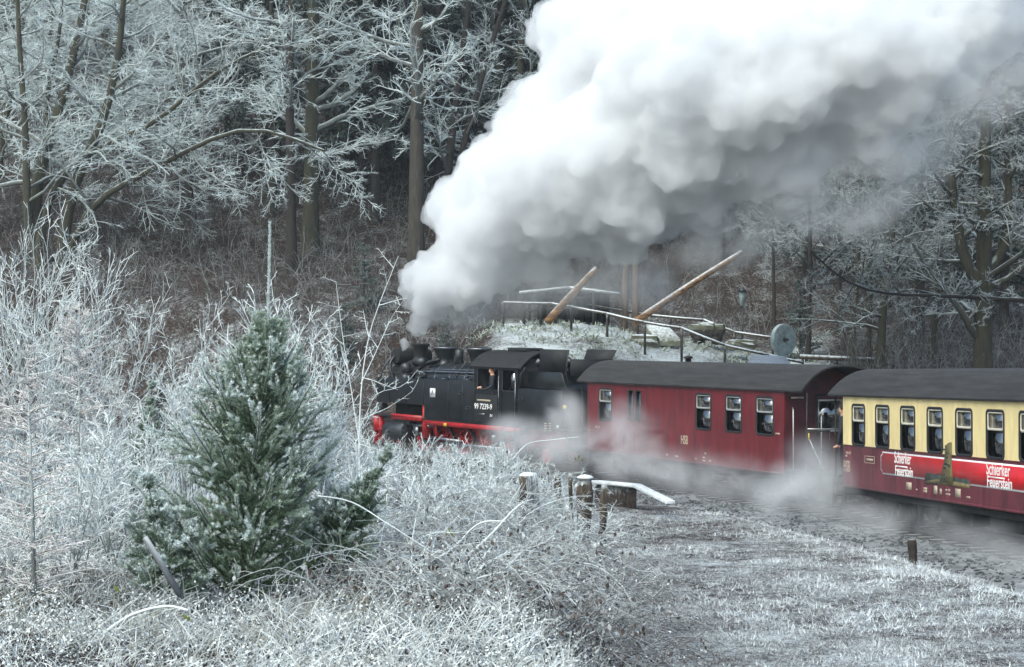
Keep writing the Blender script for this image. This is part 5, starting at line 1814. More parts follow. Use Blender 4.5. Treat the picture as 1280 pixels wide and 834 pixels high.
def build_foreground():
    rs = np.random.RandomState(77)
    # the young fir
    f = young_fir('young_fir', 3.75, 5, 'dense green young fir with frosted shoots and a tall white leader', spread=.93, lean=(.10, 0), nw=14, per=7, sub=6, leader=1.12)
    put(f, 300, 18.2, copy=False, dz=-.16)
    f2 = young_fir('fir_sapling', 1.35, 9, 'low fir shoot leaning out right of the young fir', spread=1.25, nw=7, per=6, leader=.12, frost=.7, lean=(.5, 0), thick=.015)
    put(f2, 408, 18.6, copy=False, dz=.12)
    f3 = young_fir('fir_sapling', 1.9, 12, 'thin bluish fir sapling left of the young fir', spread=.75, nw=8, per=5, leader=.3, frost=1.2, sub=7, thick=.016, dens=.7)
    put(f3, 176, 26, copy=False, dz=.05)
    f4 = young_fir('fir_sapling', 1.2, 13, 'spreading pale fir sapling at the foot of the young fir', spread=1.5, nw=6, per=6, leader=.12, frost=1.2, lean=(-.2, 0), thick=.014)
    put(f4, 214, 17.6, copy=False, dz=.0)
    # larches at the left
    for px, d, H, sd, lb in ((100, 22.5, 3.0, 21, 'frost white larch sapling with thin brown trunk beyond the arched cane'),
                             (43, 16.5, 2.35, 22, 'pinkish white larch sapling beside the arched cane'),
                             (-14, 20.5, 2.6, 24, 'frost white larch sapling half out of view behind the pinkish larch')):
        put(larch('larch_sapling', H, sd, lb), px, d, copy=False, dz=-.05, rz=sd)
    # frosted shrubs
    lst = [
        (52, 28, 3.6, 31, 9, .42, 'tall frosted willow shrub under the many-stemmed tree', 'frosted_shrub'),
        (-5, 27, 3.9, 32, 9, .40, 'tall frosted willow shrub standing behind the larches', 'frosted_shrub'),
        (128, 29, 3.3, 33, 9, .45, 'frosted willow shrub rising behind the white larch', 'frosted_shrub'),
        (20, 21, 1.7, 34, 8, .6, 'round frosted bush between the two larches', 'frosted_bush'),
        (88, 18, 1.5, 35, 12, .7, 'low frosted bush between larch and fir', 'frosted_bush'),
        (140, 20, 1.6, 36, 13, .65, 'frosted bush left of the grey stake', 'frosted_bush'),
        (165, 23, 1.7, 37, 12, .6, 'frosted bush behind the grey stake', 'frosted_bush'),
        (345, 22.5, 2.55, 38, 20, .40, 'dense white hazel shrub rising behind the young fir', 'frosted_hazel'),
        (305, 24, 2.3, 39, 13, .42, 'white hazel shrub left of the fir leader', 'frosted_hazel'),
        (392, 23.5, 2.2, 40, 13, .42, 'white hazel shrub right of the fir leader', 'frosted_hazel'),
        (235, 27, 2.4, 42, 8, .3, 'thin upright frosted twigs beside the bluish fir sapling', 'frosted_hazel'),
        (440, 24.5, 1.45, 43, 10, .6, 'frosted bush below the locomotive front', 'frosted_bush'),
        (500, 27, .95, 44, 10, .7, 'low frosted bush in front of the red wheels', 'frosted_bush'),
        (560, 28, .9, 45, 10, .7, 'low frosted bush below the locomotive cab', 'frosted_bush'),
        (618, 28, 1.05, 46, 10, .7, 'low frosted bush behind the cable wrapped post', 'frosted_bush'),
        (690, 27, .95, 47, 9, .6, 'low frosted bush behind the stub posts', 'frosted_bush'),
        (10, 17.5, 1.2, 48, 12, .8, 'low white bush at the foot of the pinkish larch', 'frosted_bush'),
        (700, 23, .95, 61, 12, .75, 'frosted bush in front of the small weathered post', 'frosted_bush'),
        (765, 24, .8, 66, 11, .8, 'frosted bush where the mound falls to the meadow', 'frosted_bush'),
        (590, 24, 1.0, 67, 12, .75, 'frosted bush left of the cable wrapped post', 'frosted_bush'),
        (540, 22, .95, 68, 12, .8, 'frosted bush above the fallen branch', 'frosted_bush'),
        (475, 21, 1.1, 49, 11, .8, 'low frosted bush right of the leaning fir shoot', 'frosted_bush'),
    ]
    for px, d, H, sd, ns, sp, lb, nm in lst:
        tall = 'hazel' in nm or 'shrub' in nm
        put(shrub(nm, H, sd, lb, ns, sp, n2=9 if tall else 8, n3=6, n4=2, up=.22 if tall else .05, ang2=32 if tall else 45,
                  r0=.012 if tall else .008, l3=.42), px, d, copy=False, dz=-.03, rz=sd)
    # slender sapling with long drooping twigs in front of the locomotive
    b0 = P(452, 640, 22)
    tr = lambda pts, d=22: [tuple(P(px, py, d) - b0) for px, py in pts]
    sap = tree_from_stems('bare_sapling', [tr([(452, 645), (448, 560), (452, 470), (462, 410), (498, 320)]), tr([(450, 560), (438, 480), (428, 420), (420, 352)]),
                                           tr([(451, 480), (470, 440), (490, 395), (512, 365)]), tr([(448, 540), (470, 490), (505, 484), (522, 462)])], (.012, .008, .006, .006), 95, 'bramble',
                          'slender frosted sapling whose twigs cross the locomotive front', n1=8, n2=4, n3=2, n4=0, l1=.25, l2=.4, t0=.25, flat=.1, fr=(.9, .9, .95, 1), tw='bramble', S0=5, rm=(.0032, .003, .003), wig=.08)
    sap.location = b0
    for (px, d, H, sd, lb) in ((526, 24, 1.35, 96, 'bare frosted sprig standing against the red wheels'), (566, 25, 1.5, 97, 'frosted seed stalk standing below the running number'),
                               (722, 24.5, 1.4, 98, 'leafy frosted sprig behind the stub posts'), (745, 24.5, 1.25, 99, 'frosted bramble tip right of the stub posts')):
        put(shrub('frosted_sprig', H, sd, lb, 2, .25, n2=6, n3=4, n4=2, r0=.007, l2=.3, l3=.35), px, d, copy=False, dz=0)
    # posts of the old fence
    for px, d, top, w, lean, lb, cab in ((660, 24.5, 595, .12, .0, 'weathered fence post wrapped with grey cable', True),
                                         (728, 25.2, 598, .115, .02, 'frost capped stub of an old fence post', False),
                                         (697, 28, 592, .055, .0, 'small weathered post behind the cable wrapped post', False),
                                         (750, 26, 606, .05, .03, 'thin dark stake beside the frost capped stub', False),
                                         (716, 26, 592, .03, -.02, 'thin upright stick between the old posts', False)):
        x = (px - 640) / F * d
        g = Vector((x, d, hz(x, d) - .2))
        t = P(px, top, d)
        H = t.z - g.z
        r = empty('fence_post', tuple(g), label=lb, cat='post')
        k = 9
        rr = w * (1 + .12 * rs.randn(k)); rr[-1] *= .85
        MB().tube([(lean * z, .01 * math.sin(z * 5), z) for z in np.linspace(0, H, k)], rr, 9).build('shaft', 'post_old', r)
        MB().lathe([(w * .95, H - .01), (w * 1.0, H + .015), (w * .6, H + .04), (w * .1, H + .05)], 9, Matrix.Translation((lean * H, 0, 0))).build('frost_cap', 'frost_roof', r) if w > .06 else None
        if cab:
            for q in range(7):
                y0 = -.13 - .012 * (q % 3); x0 = -.02 + q * .022
                dd = .62 + .12 * rs.rand()
                MB().tube(catmull(np.array([(x0 - .06, .1, H - .25), (x0 - .03, .02, H + .02), (x0, y0 + .02, H - .03), (x0 + .025, y0, H - dd * .5), (x0 + .04, y0 + .01, H - dd), (x0 + .1, y0 + .06, H - dd - .05)], float), 4), .0115, 6).build('cable_loop', 'cable', r)
    # old dark stump in the hedge with ivy-like leaves, post in the meadow
    ob = MB()
    d = 37.6; px = 1140.5
    x = (px - 640) / F * d
    H = P(0, 674, d).z - hz(x, d)
    k = 8
    ob.tube([(.012 * math.sin(z * 9), 0, z) for z in np.linspace(-.15, H, k)], [.085, .085, .082, .088, .080, .092, .095, .086], 9)
    ob = ob.build('meadow_post', 'post_dark'); ob.location = (x, d, hz(x, d))
    tag(ob, 'short black stump of a post at the edge of the meadow', 'post')
    # leaning stake and arched canes in the foreground
    a, b = P(226, 745, 15.8), P(181, 672, 15.9)
    ob = MB().tube([Vector((0, 0, 0)), (b - a) * .5, b - a], [.028, .027, .026], 8).build('leaning_stake', 'pipe_grey'); ob.location = a
    tag(ob, 'smooth grey stake leaning in front of the young fir', 'stake')
    canes = [([(75, 850), (118, 803), (160, 771), (205, 758), (235, 763)], 14.6, .017, 'thick arched frosted cane curving over the white grass'),
             ([(560, 742), (600, 722), (650, 714), (690, 728), (725, 762), (738, 782)], 18, .010, 'long frosted cane arching in front of the old fence posts'),
             ([(430, 770), (500, 722), (560, 690), (598, 655), (632, 652)], 18.5, .013, 'straight frosted branch lying across the bramble'),
             ([(520, 735), (570, 706), (610, 672), (640, 640), (655, 628)], 19, .018, 'thicker frosted branch leaning towards the cable wrapped post'),
             ([(690, 705), (740, 706), (775, 730), (792, 760)], 19.5, .008, 'thin frosted cane dipping towards the meadow'),
             ([(590, 608), (640, 655), (690, 700), (745, 745), (800, 775)], 20, .007, 'thin dark cane running down to the meadow'),
             ([(640, 575), (660, 555), (690, 550), (725, 546)], 24, .007, 'bent frosted stalk before the steam below the cab'),
             ([(398, 620), (440, 628), (485, 655), (540, 690)], 17.5, .008, 'frosted cane hanging from the leaning fir shoot')]
    for pts, d, r, lb in canes:
        W = [P(px, py, d + .1 * math.sin(k)) for k, (px, py) in enumerate(pts)]
        c = catmull(np.array([tuple(w - W[0]) for w in W]), 6)
        o = MB()
        n = len(c)
        o.tube(c, np.linspace(r, r * .55, n), 7, a=np.full((1, n), .9))
        ob = o.build('arched_cane', 'bramble', smooth=True); ob.location = W[0]
        tag(ob, lb, 'cane')
    # ---------------------------------------------------------------- grass and weeds: uncountable stuff
    # long frosted grass on the mound
    N = 38000
    d = 11.5 + 21 * rs.rand(N) ** 1.3
    px = rs.uniform(-40, 860, N)
    x = (px - 640) / F * d
    # the mound ends where the meadow begins
    edge = 1.75 + .35 * fbm(d * .5, d * 0 + 2, 2)
    thick = smooth01(17, 18.5, d) * smooth01(28, 26, d) * smooth01(-2.4, -1.6, x)
    ok = (x < edge) & (rs.rand(N) > .75 * thick) & (rs.rand(N) < .5 + .5 * smooth01(1.9, .9, x))
    x, d = x[ok], d[ok]; N = len(x)
    z = height(x, d)
    clump = fbm(x * 1.6, d * 1.6, 3)
    H = rs.uniform(.10, .34, N) * (1 + 1.3 * clump)
    K = 4
    dv = nrm(np.stack([rs.randn(N) * .42 + .12, rs.randn(N) * .42, np.ones(N)], 1))
    pts = np.empty((N, K, 3)); pts[:, 0] = np.stack([x, d, z - .02], 1)
    bend = nrm(np.stack([rs.randn(N), rs.randn(N), np.full(N, -.9)], 1))
    for k in range(1, K):
        dv = nrm(dv + bend * .36 + rs.randn(N, 3) * .10)
        pts[:, k] = pts[:, k - 1] + dv * (H / (K - 1))[:, None]
    w = rs.uniform(.004, .009, N)[:, None] * np.array([1, 1, .8, .3])[None]
    fr = np.clip(.72 + .8 * fbm(x * .8 + 9, d * .8, 3) + rs.randn(N) * .22 - .5 * smooth01(.6, 1.5, x), .06, 1.2)
    m = MB()
    ribbons(m, pts, w, fr[:, None] * np.linspace(.6, 1.15, K)[None], rs)
    tag(m.build('frosted_grass', 'grass'), 'long frost-covered grass and weeds on the foreground mound', 'grass', kind='stuff')
    # frost-furred small leaves on the weeds among the grass
    nl = 30000
    dd = 11.5 + 8 * rs.rand(nl); xx = (rs.uniform(-30, 820, nl) - 640) / F * dd
    cl = fbm(xx * 2.2 + 5, dd * 2.2, 3)
    ok = cl + rs.randn(nl) * .1 > .0
    xx, dd, cl = xx[ok], dd[ok], cl[ok]; nl = len(xx)
    q = np.stack([xx, dd, height(xx, dd) + rs.rand(nl) ** .8 * (.10 + .45 * np.clip(cl + .2, 0, 1))], 1)
    dn = nrm(rs.randn(nl, 3)); sv = nrm(np.cross(dn, rs.randn(nl, 3)))
    L_ = rs.uniform(.012, .034, nl)[:, None]
    v = np.stack([q - dn * L_ * .5, q + sv * L_ * .3, q + dn * L_ * .5, q - sv * L_ * .3], 1)
    m = MB().add(v.reshape(-1, 3), q=np.arange(nl * 4).reshape(-1, 4), a=np.repeat(np.clip(rs.randn(nl) * .3 + .8, .1, 1.2), 4))
    tag(m.build('frosted_weeds', 'grass'), 'frost-furred small leaves of weeds among the long foreground grass', 'weeds', kind='stuff')
    # bramble thicket with dead leaves
    N = 3300
    d = 17.5 + 12.5 * rs.rand(N)
    px = rs.uniform(400, 800, N)
    x = (px - 640) / F * d
    ok = (x < 1.8) & (rs.rand(N) < .25 + .75 * smooth01(1.85, 1.35, x))
    x, d = x[ok], d[ok]; N = len(x)
    z = height(x, d)
    K = 8
    pts = np.empty((N, K, 3)); pts[:, 0] = np.stack([x, d, z], 1)
    az = rs.uniform(0, 2 * PI, N)
    dv = nrm(np.stack([np.cos(az) * .55, np.sin(az) * .55, np.ones(N)], 1))
    ln = rs.uniform(.6, 1.7, N)
    for k in range(1, K):
        dv = nrm(dv + np.stack([np.cos(az) * .06, np.sin(az) * .06, np.full(N, -.24)], 1) + rs.randn(N, 3) * .10)
        pts[:, k] = pts[:, k - 1] + dv * (ln / (K - 1))[:, None]
    r = rs.uniform(.0035, .0075, N)[:, None] * np.linspace(1, .5, K)[None]
    m = MB()
    cf = (rs.uniform(.2, 1.0, N) * np.clip(.68 + 1.5 * fbm(x * 1.1 + 3, d * .6, 3), .12, 1.1) * (1 - .5 * smooth01(.7, 1.4, x)))[:, None]
    m.tubes(pts, r, 3, cf * np.ones((1, K)))
    b, rb = grow(rs, pts, r, 5, .2, 1, 50, 15, .30, 4, (0, 0, .02), .14, .7, 0, .6, rmin=.0028)
    twigs(m, b, rb, np.repeat(cf, 5, 0) * np.ones((1, 4)), rs)
    b_, rb_ = grow(rs, b, rb, 2, .2, 1, 50, 15, .45, 3, (0, 0, .02), .14, .8, 0, .6, rmin=.0026)
    twigs(m, b_, rb_, np.repeat(cf, 10, 0) * np.ones((1, 3)), rs)
    tag(m.build('bramble_thicket', 'bramble'), 'tangle of frosted bramble stems around the old fence posts', 'bramble', kind='stuff')
    # leaves hanging on the brambles
    keep = np.where(b[:, 0, 0] < 1.3, 1., .4) * np.clip(.5 + 2.2 * fbm(b[:, 0, 0] * 1.1 + 40, b[:, 0, 1] * .7, 3), .05, 1)
    pool = np.nonzero(rs.rand(len(b)) < keep)[0]
    idx = pool[rs.randint(0, len(pool), 22000)]
    q = b[idx, 1 + rs.randint(0, 3, 22000)] - np.array([0, 0, .12])
    dn = nrm(np.stack([rs.randn(22000) * .5, rs.randn(22000) * .5, -np.ones(22000) * .7 + rs.randn(22000) * .5], 1))
    s = nrm(np.cross(dn, rs.randn(22000, 3)))
    nn = np.cross(dn, s)
    L_ = rs.uniform(.035, .075, 22000)[:, None]
    v = np.stack([q, q + dn * L_ * .5 + s * L_ * .32 + nn * L_ * .12, q + dn * L_, q + dn * L_ * .5 - s * L_ * .32 + nn * L_ * .12], 1)
    m = MB().add(v.reshape(-1, 3), t=(np.arange(22000)[:, None, None] * 4 + np.array([(0, 1, 2), (0, 2, 3)])[None]).reshape(-1, 3), a=np.repeat(np.clip(rs.randn(22000) * .3 + .22, 0, 1), 4))
    tag(m.build('dead_bramble_leaves', 'dead_leaf'), 'curled brown leaves edged with frost hanging in the brambles', 'leaves', kind='stuff')
    # small frosted leaves and seed heads all through the hedge
    nl = 17000
    idx = rs.randint(0, len(b_), nl)
    q = b_[idx, rs.randint(0, 3, nl)]
    dn = nrm(rs.randn(nl, 3)); s = nrm(np.cross(dn, rs.randn(nl, 3)))
    L_ = rs.uniform(.014, .034, nl)[:, None]
    v = np.stack([q - dn * L_ * .5, q + s * L_ * .35, q + dn * L_ * .5, q - s * L_ * .35], 1)
    m = MB().add(v.reshape(-1, 3), q=np.arange(nl * 4).reshape(-1, 4), a=np.repeat(np.clip(rs.randn(nl) * .3 + .75, .1, 1.2), 4))
    tag(m.build('frosted_leaves', 'bramble'), 'small frost-furred leaves and seed heads all over the bramble hedge', 'leaves', kind='stuff')
    # a few green and ochre leaves
    for px, py, d, sz in ((232, 771, 15, .035), (236, 774, 15, .03), (146, 706 + 30, 15.6, .04), (560, 664, 19, .05), (566, 668, 19, .045), (385, 705, 16.5, .045), (392, 700, 16.5, .04), (723, 571, 24.3, .035), (719, 574, 24.3, .03), (728, 575, 24.3, .03)):
        c = P(px, py, d)
        v = [(0, 0, sz), (sz * .45, .01, 0), (.0, .0, -sz), (-sz * .45, .012, 0)]
        lf = MB().add(v, t=[(0, 1, 2), (0, 2, 3)]).build('green_leaf', 'green_leaf'); lf.location = c
        lf.rotation_euler = (rs.uniform(-.6, .6), rs.uniform(-.8, .8), rs.uniform(-1, 1))
        tag(lf, 'single yellow green leaf left hanging among the frosted weeds', 'leaf', 'last green leaves')
    # meadow turf: short blades and frosted leaf rosettes
    N = 230000
    d = 22 + 26 * rs.rand(N) ** 1.1
    px = rs.uniform(700, 1330, N)
    x = (px - 640) / F * d
    sd, _ = track_side(x, d)
    ok = (sd < -2.9 - 1.8 * fbm(x * 1.1, d * 1.1, 4)) & (x > .9)
    x, d, sd = x[ok], d[ok], sd[ok]; N = len(x)
    z = height(x, d)
    patch = fbm(x * .55, d * .55, 4)
    tall = smooth01(-5.6, -3.2, sd)
    clod = fbm(x * 14.0, d * 9.0, 2)
    H = rs.uniform(.015, .05, N) * np.clip(1 + 2.4 * clod, .2, 3) * (1 + 1.2 * patch + 1.0 * tall * rs.rand(N))
    az = rs.uniform(0, 2 * PI, N)
    lean = rs.uniform(.3, 3.0, N)
    dv = nrm(np.stack([np.cos(az) * lean, np.sin(az) * lean, np.ones(N)], 1))
    s = nrm(np.cross(dv, np.array([[0, 0, 1.]]) + rs.randn(N, 3) * .3))
    wd = rs.uniform(.006, .018, N)[:, None]
    base = np.stack([x, d, z - .004], 1)
    v = np.stack([base - s * wd / 2, base + s * wd / 2, base + dv * (H * 1.3)[:, None]], 1)
    patch2 = fbm(x * 2.6, d * 2.6, 3); patch3 = fbm(x * 14.0, d * 9.0, 2)
    fr = np.clip(.28 + .6 * patch + .6 * patch2 + 1.0 * patch3 + .30 * tall + rs.randn(N) * .25, .0, 1.2)
    m = MB().add(v.reshape(-1, 3), t=np.arange(N * 3).reshape(-1, 3), a=np.repeat(fr, 3))
    tag(m.build('meadow_turf', 'turf'), 'short frosted turf of the meadow beside the track', 'grass', kind='stuff')
    # pale tussocks on the bank with the mining exhibits
    N = 14000
    d = rs.uniform(71, 88, N); px = rs.uniform(585, 1040, N)
    x = (px - 640) / F * d
    sd, _ = track_side(x, d)
    ok = (sd > 3.5) & (fbm(x * .9, d * .9, 3) + rs.randn(N) * .12 > .02)
    x, d = x[ok], d[ok]; N = len(x)
    z = height(x, d)
    dv = nrm(np.stack([rs.randn(N) * .5, rs.randn(N) * .5 - .2, np.ones(N)], 1))
    pts = np.empty((N, 3, 3)); pts[:, 0] = np.stack([x, d, z - .03], 1)
    for k in (1, 2):
        dv = nrm(dv + rs.randn(N, 3) * .25 + np.array([0, -.1, -.35]))
        pts[:, k] = pts[:, k - 1] + dv * rs.uniform(.07, .17, N)[:, None]
    m = MB()
    ribbons(m, pts, np.full((N, 3), .05) * np.array([1, .8, .3]), np.clip(rs.randn(N) * .3 + .5, 0, 1)[:, None] * np.linspace(.5, 1.1, 3)[None], rs)
    tag(m.build('bank_tussocks', 'tussock'), 'pale frosted grass tussocks on the bank below the shelter', 'grass', kind='stuff')
    # scrub between mound and track
    N = 3400
    d = 30 + 38 * rs.rand(N)
    px = rs.uniform(-40, 720, N)
    x = (px - 640) / F * d
    sd, _ = track_side(x, d)
    ok = (sd < -4.0)
    x, d = x[ok], d[ok]; N = len(x)
    z = height(x, d)
    st = np.empty((N, 4, 3)); st[:, 0] = np.stack([x, d, z - .03], 1)
    dv = nrm(np.stack([rs.randn(N) * .4, rs.randn(N) * .4, np.ones(N)], 1))
    H = rs.uniform(.25, .85, N)
    for k in range(1, 4):
        dv = nrm(dv + rs.randn(N, 3) * .15)
        st[:, k] = st[:, k - 1] + dv * (H / 3)[:, None]
    r = np.full((N, 4), .010) * np.linspace(1, .5, 4)
    m = MB()
    cf = rs.uniform(.3, 1.1, (N, 1))
    m.tubes(st, r, 3, cf * np.ones((1, 4)))
    b, rb = grow(rs, st, r, 5, .2, 1, 42, 14, .42, 3, (0, 0, .05), .15, .8, 0, .6, rmin=.006)
    twigs(m, b, rb, np.repeat(cf, 5, 0) * np.ones((1, 3)), rs)
    tag(m.build('lineside_scrub', 'twig'), 'frosted weeds and scrub between the mound and the track', 'scrub', kind='stuff')


build_foreground()


# ------------------------------------------------------------------ steam
def steam_mat(name, dens, noise=None, col=(.975, .98, .985)):
    m = bpy.data.materials.new(name); m.use_nodes = True; MAT[name] = m
    n = m.node_tree; n.nodes.clear()
    o = n.nodes.new('ShaderNodeOutputMaterial')
    v = n.nodes.new('ShaderNodeVolumePrincipled')
    v.inputs['Color'].default_value = (*col, 1)
    v.inputs['Density'].default_value = dens
    v.inputs['Anisotropy'].default_value = 0.1
    if noise:
        ge = n.nodes.new('ShaderNodeNewGeometry')
        tx = n.nodes.new('ShaderNodeTexNoise'); tx.inputs['Scale'].default_value = noise[0]
        tx.inputs['Detail'].default_value = 3; tx.inputs['Roughness'].default_value = .6; tx.inputs['Distortion'].default_value = .6
        n.links.new(ge.outputs['Position'], tx.inputs[0])
        mr = n.nodes.new('ShaderNodeMapRange')
        mr.inputs['From Min'].default_value = noise[1]; mr.inputs['From Max'].default_value = noise[2]
        mr.inputs['To Max'].default_value = dens
        n.links.new(tx.outputs[0], mr.inputs['Value'])
        n.links.new(mr.outputs[0], v.inputs['Density'])
    n.links.new(v.outputs[0], o.inputs['Volume'])
    return m


steam_mat('steam_dense', 1.9)
steam_mat('steam_soft', .45)
steam_mat('steam_grey', 1.5, col=(.86, .87, .88))
steam_mat('steam_jet', 3.0)


def puff_mat(name, dens, scale, lo, hi):
    """vapour that thins out to nothing at the surface of its ball, torn by noise"""
    m = bpy.data.materials.new(name); m.use_nodes = True; MAT[name] = m
    n = m.node_tree; n.nodes.clear(); L = n.links
    o = n.nodes.new('ShaderNodeOutputMaterial')
    v = n.nodes.new('ShaderNodeVolumePrincipled'); v.inputs['Color'].default_value = (.99, .995, 1, 1)
    tc = n.nodes.new('ShaderNodeTexCoord')
    ln = n.nodes.new('ShaderNodeVectorMath'); ln.operation = 'LENGTH'; L.new(tc.outputs['Object'], ln.inputs[0])
    fo = n.nodes.new('ShaderNodeMapRange'); fo.interpolation_type = 'SMOOTHSTEP'
    fo.inputs['From Min'].default_value = 1.0; fo.inputs['From Max'].default_value = .15
    L.new(ln.outputs['Value'], fo.inputs['Value'])
    ge = n.nodes.new('ShaderNodeNewGeometry')
    tx = n.nodes.new('ShaderNodeTexNoise'); tx.inputs['Scale'].default_value = scale
    tx.inputs['Detail'].default_value = 3; tx.inputs['Roughness'].default_value = .6; tx.inputs['Distortion'].default_value = .7
    L.new(ge.outputs['Position'], tx.inputs[0])
    mr = n.nodes.new('ShaderNodeMapRange'); mr.inputs['From Min'].default_value = lo; mr.inputs['From Max'].default_value = hi
    mr.inputs['To Max'].default_value = dens
    L.new(tx.outputs[0], mr.inputs['Value'])
    mu = n.nodes.new('ShaderNodeMath'); mu.operation = 'MULTIPLY'
    L.new(fo.outputs[0], mu.inputs[0]); L.new(mr.outputs[0], mu.inputs[1])
    L.new(mu.outputs[0], v.inputs['Density']); L.new(v.outputs[0], o.inputs['Volume'])


puff_mat('steam_low', 1.2, .75, .36, .72)
puff_mat('steam_wisp', .8, .5, .38, .70)

ICO = {}


def ico(sub):
    if sub not in ICO:
        b = bmesh.new(); bmesh.ops.create_icosphere(b, subdivisions=sub, radius=1)
        ICO[sub] = (np.array([v.co[:] for v in b.verts]), np.array([[v.index for v in f.verts] for f in b.faces]))
        b.free()
    return ICO[sub]


def cloud(name, balls, mat, vox, disp, parent, seed=0, smooth=0):
    """one closed billowing surface around overlapping balls, filled with vapour"""
    mb = MB()
    V, Fc = ico(2)
    for c, r in balls:
        mb.add(V * r + np.array(c), t=Fc)
    me = bpy.data.meshes.new(name)
    v = np.concatenate(mb.v); t = np.concatenate(mb.t)
    me.from_pydata(v.tolist(), [], t.tolist())
    o = bpy.data.objects.new(name, me); COL.objects.link(o)
    m = o.modifiers.new('r', 'REMESH'); m.mode = 'VOXEL'; m.voxel_size = vox
    for k, (s, st) in enumerate(disp):
        tex = bpy.data.textures.new('%s_%d' % (name, k), 'VORONOI'); tex.noise_scale = s
        dm = o.modifiers.new('d', 'DISPLACE'); dm.texture = tex; dm.texture_coords = 'GLOBAL'; dm.strength = -st; dm.mid_level = .4
    m = o.modifiers.new('r2', 'REMESH'); m.mode = 'VOXEL'; m.voxel_size = vox * .8
    if len(disp) > 2:
        tex = bpy.data.textures.new(name + '_fine', 'CLOUDS'); tex.noise_scale = .3; tex.noise_depth = 2
        dm = o.modifiers.new('d', 'DISPLACE'); dm.texture = tex; dm.texture_coords = 'GLOBAL'; dm.strength = .16; dm.mid_level = .5
    if smooth:
        s = o.modifiers.new('s', 'SMOOTH'); s.iterations = smooth
    dg = bpy.context.evaluated_depsgraph_get()
    nm = bpy.data.meshes.new_from_object(o.evaluated_get(dg))
    bpy.data.objects.remove(o)
    # keep only shells of some size
    nm.materials.clear(); nm.materials.append(MAT[mat]); nm.name = name
    return link_mesh(name, nm, parent)


def pip(poly, x, y):
    c = False
    for i in range(len(poly)):
        x1, y1 = poly[i]; x2, y2 = poly[i - 1]
        if (y1 > y) != (y2 > y) and x < (x2 - x1) * (y - y1) / (y2 - y1) + x1: c = not c
    return c


def edist(poly, x, y):
    b = 1e9
    for i in range(len(poly)):
        x1, y1 = poly[i]; x2, y2 = poly[i - 1]; dx, dy = x2 - x1, y2 - y1
        t = max(0, min(1, ((x - x1) * dx + (y - y1) * dy) / (dx * dx + dy * dy)))
        b = min(b, math.hypot(x - x1 - t * dx, y - y1 - t * dy))
    return b


def fill(poly, n, seed, depth, rmax, rmin=7, infl=0., thick=190, kk=(.7, 1.0)):
    """balls filling the volume whose silhouette from the line side is poly; depth(x) in metres"""
    R = random.Random(seed)
    xs = [p[0] for p in poly]; ys = [p[1] for p in poly]
    out = []
    tries = 0
    while len(out) < n and tries < n * 60:
        tries += 1
        x = R.uniform(min(xs), max(xs)); y = R.uniform(min(ys), max(ys))
        if not pip(poly, x, y): continue
        e = edist(poly, x, y)
        r = min(e * R.uniform(*kk), rmax)
        if r < rmin: continue
        d = depth(x)
        rm = r / F * d
        half = min(e, thick) / F * d
        off = R.uniform(-1, 1) * max(0, half - rm * .6)
        p = P(x, y, d + off)
        out.append((tuple(p), rm + infl))
    return out


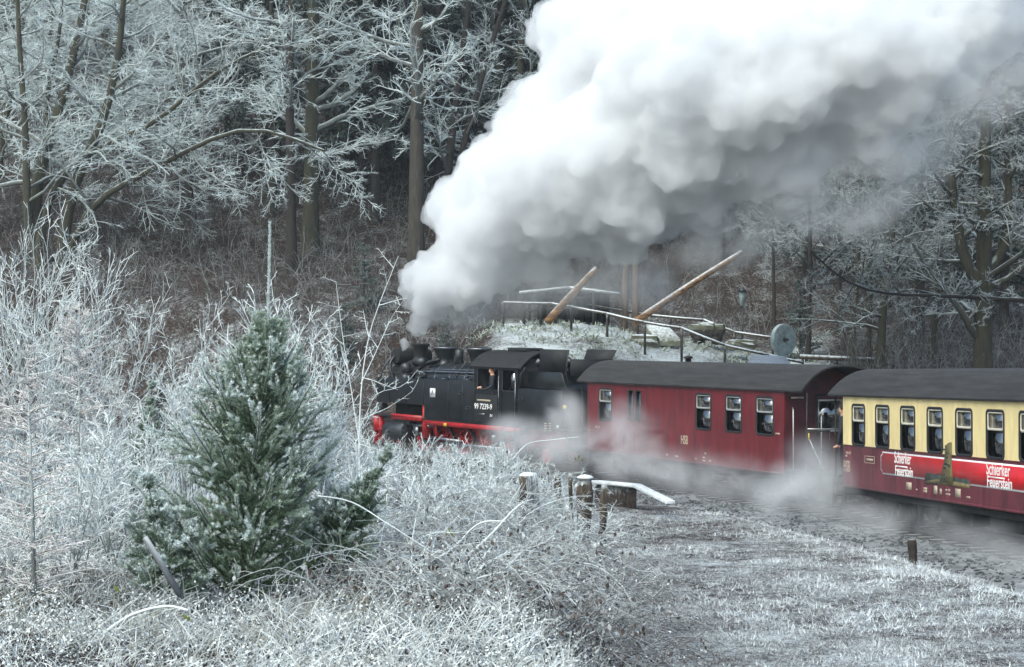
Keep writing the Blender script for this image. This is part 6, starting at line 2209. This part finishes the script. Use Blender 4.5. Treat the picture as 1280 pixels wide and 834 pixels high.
def build_steam():
    dep = lambda x: 70.0 - (x - 510) / 800 * 8.0
    root = empty('steam_plume', tuple(P(515, 425, 70)), label='huge white billowing steam plume rising from the chimney over the train', cat='steam')
    inv = -Vector(root.location)

    def sub(name, balls, *a, **k):
        return cloud(name, [(tuple(Vector(c) + Vector((0, 0, 0))), r) for c, r in balls], *a, **k)
    core = [(504, 420), (496, 345), (524, 300), (528, 228), (560, 198), (588, 152), (620, 118), (648, 96), (660, 40), (690, -80), (1345, -80), (1345, 60), (1232, 105), (1128, 195), (1000, 252),
            (880, 290), (800, 330), (720, 352), (660, 372), (610, 400), (560, 418), (520, 426)]
    parts = []
    parts.append(sub('billow', fill(core, 560, 1, dep, 85, infl=-.05), 'steam_dense', .125, ((2.4, 1.3), (1.0, .65), (.45, .30), (.24, .12)), None))
    soft = [(760, 250), (900, 200), (1040, 140), (1150, 40), (1350, 0), (1350, 95), (1244, 130), (1150, 222), (1000, 282), (880, 312), (790, 328), (690, 372), (620, 405), (560, 420), (560, 370), (690, 300)]
    parts.append(sub('mantle', fill(soft, 200, 2, dep, 55, infl=.0), 'steam_soft', .2, ((2.4, 1.4), (1.0, .7), (.45, .3)), None))
    grey = [(506, 422), (512, 380), (530, 330), (570, 345), (580, 372), (552, 402), (532, 424)]
    parts.append(sub('sooty_column', fill(grey, 90, 4, lambda x: 70.1, 16, rmin=4, kk=(.6, 1.)), 'steam_grey', .10, ((1.0, .5), (.4, .3)), None))
    for o in parts:
        o.parent = root
        o.location = inv
    # white jet from the whistle side of the smokebox
    jet = [(498, 447), (499, 430), (496, 420), (506, 417), (513, 426), (508, 440)]
    j = cloud('steam_jet', fill(jet, 60, 6, lambda x: 68.6, 7, rmin=2, kk=(.6, 1.)), 'steam_jet', .06, ((.5, .2), (.2, .1)), None)
    tag(j, 'small bright white steam jet in front of the chimney', 'steam')
    # torn wisps along the lower edge of the plume and low steam along the wheels
    V, Fc = ico(3)
    base = bpy.data.meshes.new('wisp'); base.from_pydata(V.tolist(), [], Fc.tolist()); base.materials.append(MAT['steam_wisp'])
    low = bpy.data.meshes.new('puff'); low.from_pydata(V.tolist(), [], Fc.tolist()); low.materials.append(MAT['steam_low'])

    def puff(me, name, px, py, d, rx, ry, rz, par, tilt=0.):
        o = link_mesh(name, me, par)
        o.location = P(px, py, d) - Vector(par.location)
        o.scale = (rx, ry, rz)
        o.rotation_euler = (0, tilt, 0)
    for px, py, d, rx, rz, ti in ((1150, 190, 64, 2.6, 1.6, -.6), (1090, 262, 64.5, 2.2, 1.2, -.4), (1000, 275, 65, 3.0, 1.4, -.25), (900, 310, 66, 2.6, 1.2, -.2), (790, 345, 67.5, 1.8, 1.5, 0),
                                  (720, 350, 68, 2.4, 1.5, -.1), (650, 365, 69, 2.2, 1.3, -.2), (590, 385, 70, 1.8, 1.1, -.3), (820, 360, 68, 1.2, 1.2, 0), (1240, 120, 62.5, 3.0, 1.5, -.6)):
        puff(base, 'wisp', px, py, d, rx, 2.0, rz, root, ti)
    groups = (('drifting_steam', 'low white steam drifting around the locomotive wheels', ((545, 580, 63, 1.7, .8), (600, 580, 62, 2.0, .85), (655, 560, 61, 1.9, 1.2), (700, 550, 60, 1.5, 1.5), (705, 515, 61, .9, .9), (640, 540, 62.5, 1.2, .8))),
              ('drifting_steam', 'low grey steam drifting under the wine red car', ((745, 570, 57, 1.6, 1.3), (790, 560, 56, 1.6, 1.4), (780, 530, 57, 1.0, 1.0), (850, 590, 53, 2.2, .9), (910, 600, 51, 1.8, .9))),
              ('drifting_steam', 'steam rising between the wine red car and the cream coach', ((975, 610, 48.5, 1.5, 1.0), (1015, 590, 47, 1.1, 1.25), (1045, 610, 45.8, 1.0, 1.0), (1000, 625, 46.5, 1.6, .8))),
              ('drifting_steam', 'thin steam drifting over the rails beside the cream coach', ((1080, 650, 43, 1.6, .6), (1160, 660, 40.8, 1.7, .65), (1240, 680, 38.3, 1.6, .6), (1310, 705, 36.3, 1.5, .6))))
    for nm, lab, lst in groups:
        r0 = empty(nm, tuple(P(lst[0][0], lst[0][1], lst[0][2])), label=lab, cat='steam')
        for px, py, d, rx, rz in lst:
            puff(low, 'puff', px, py, d, rx, 1.0, rz, r0)


build_steam()


# ------------------------------------------------------------------ cold hazy air
def build_haze():
    m = bpy.data.materials.new('haze'); m.use_nodes = True
    n = m.node_tree; n.nodes.clear()
    o = n.nodes.new('ShaderNodeOutputMaterial')
    v = n.nodes.new('ShaderNodeVolumePrincipled')
    v.inputs['Color'].default_value = (.90, .96, 1.0, 1)
    v.inputs['Density'].default_value = .0003
    n.links.new(v.outputs[0], o.inputs['Volume'])
    MAT['haze'] = m
    h = MB().box(-112, 112, -25, 240, -3, 116).build('haze', 'haze')
    tag(h, kind='stuff')


build_haze()
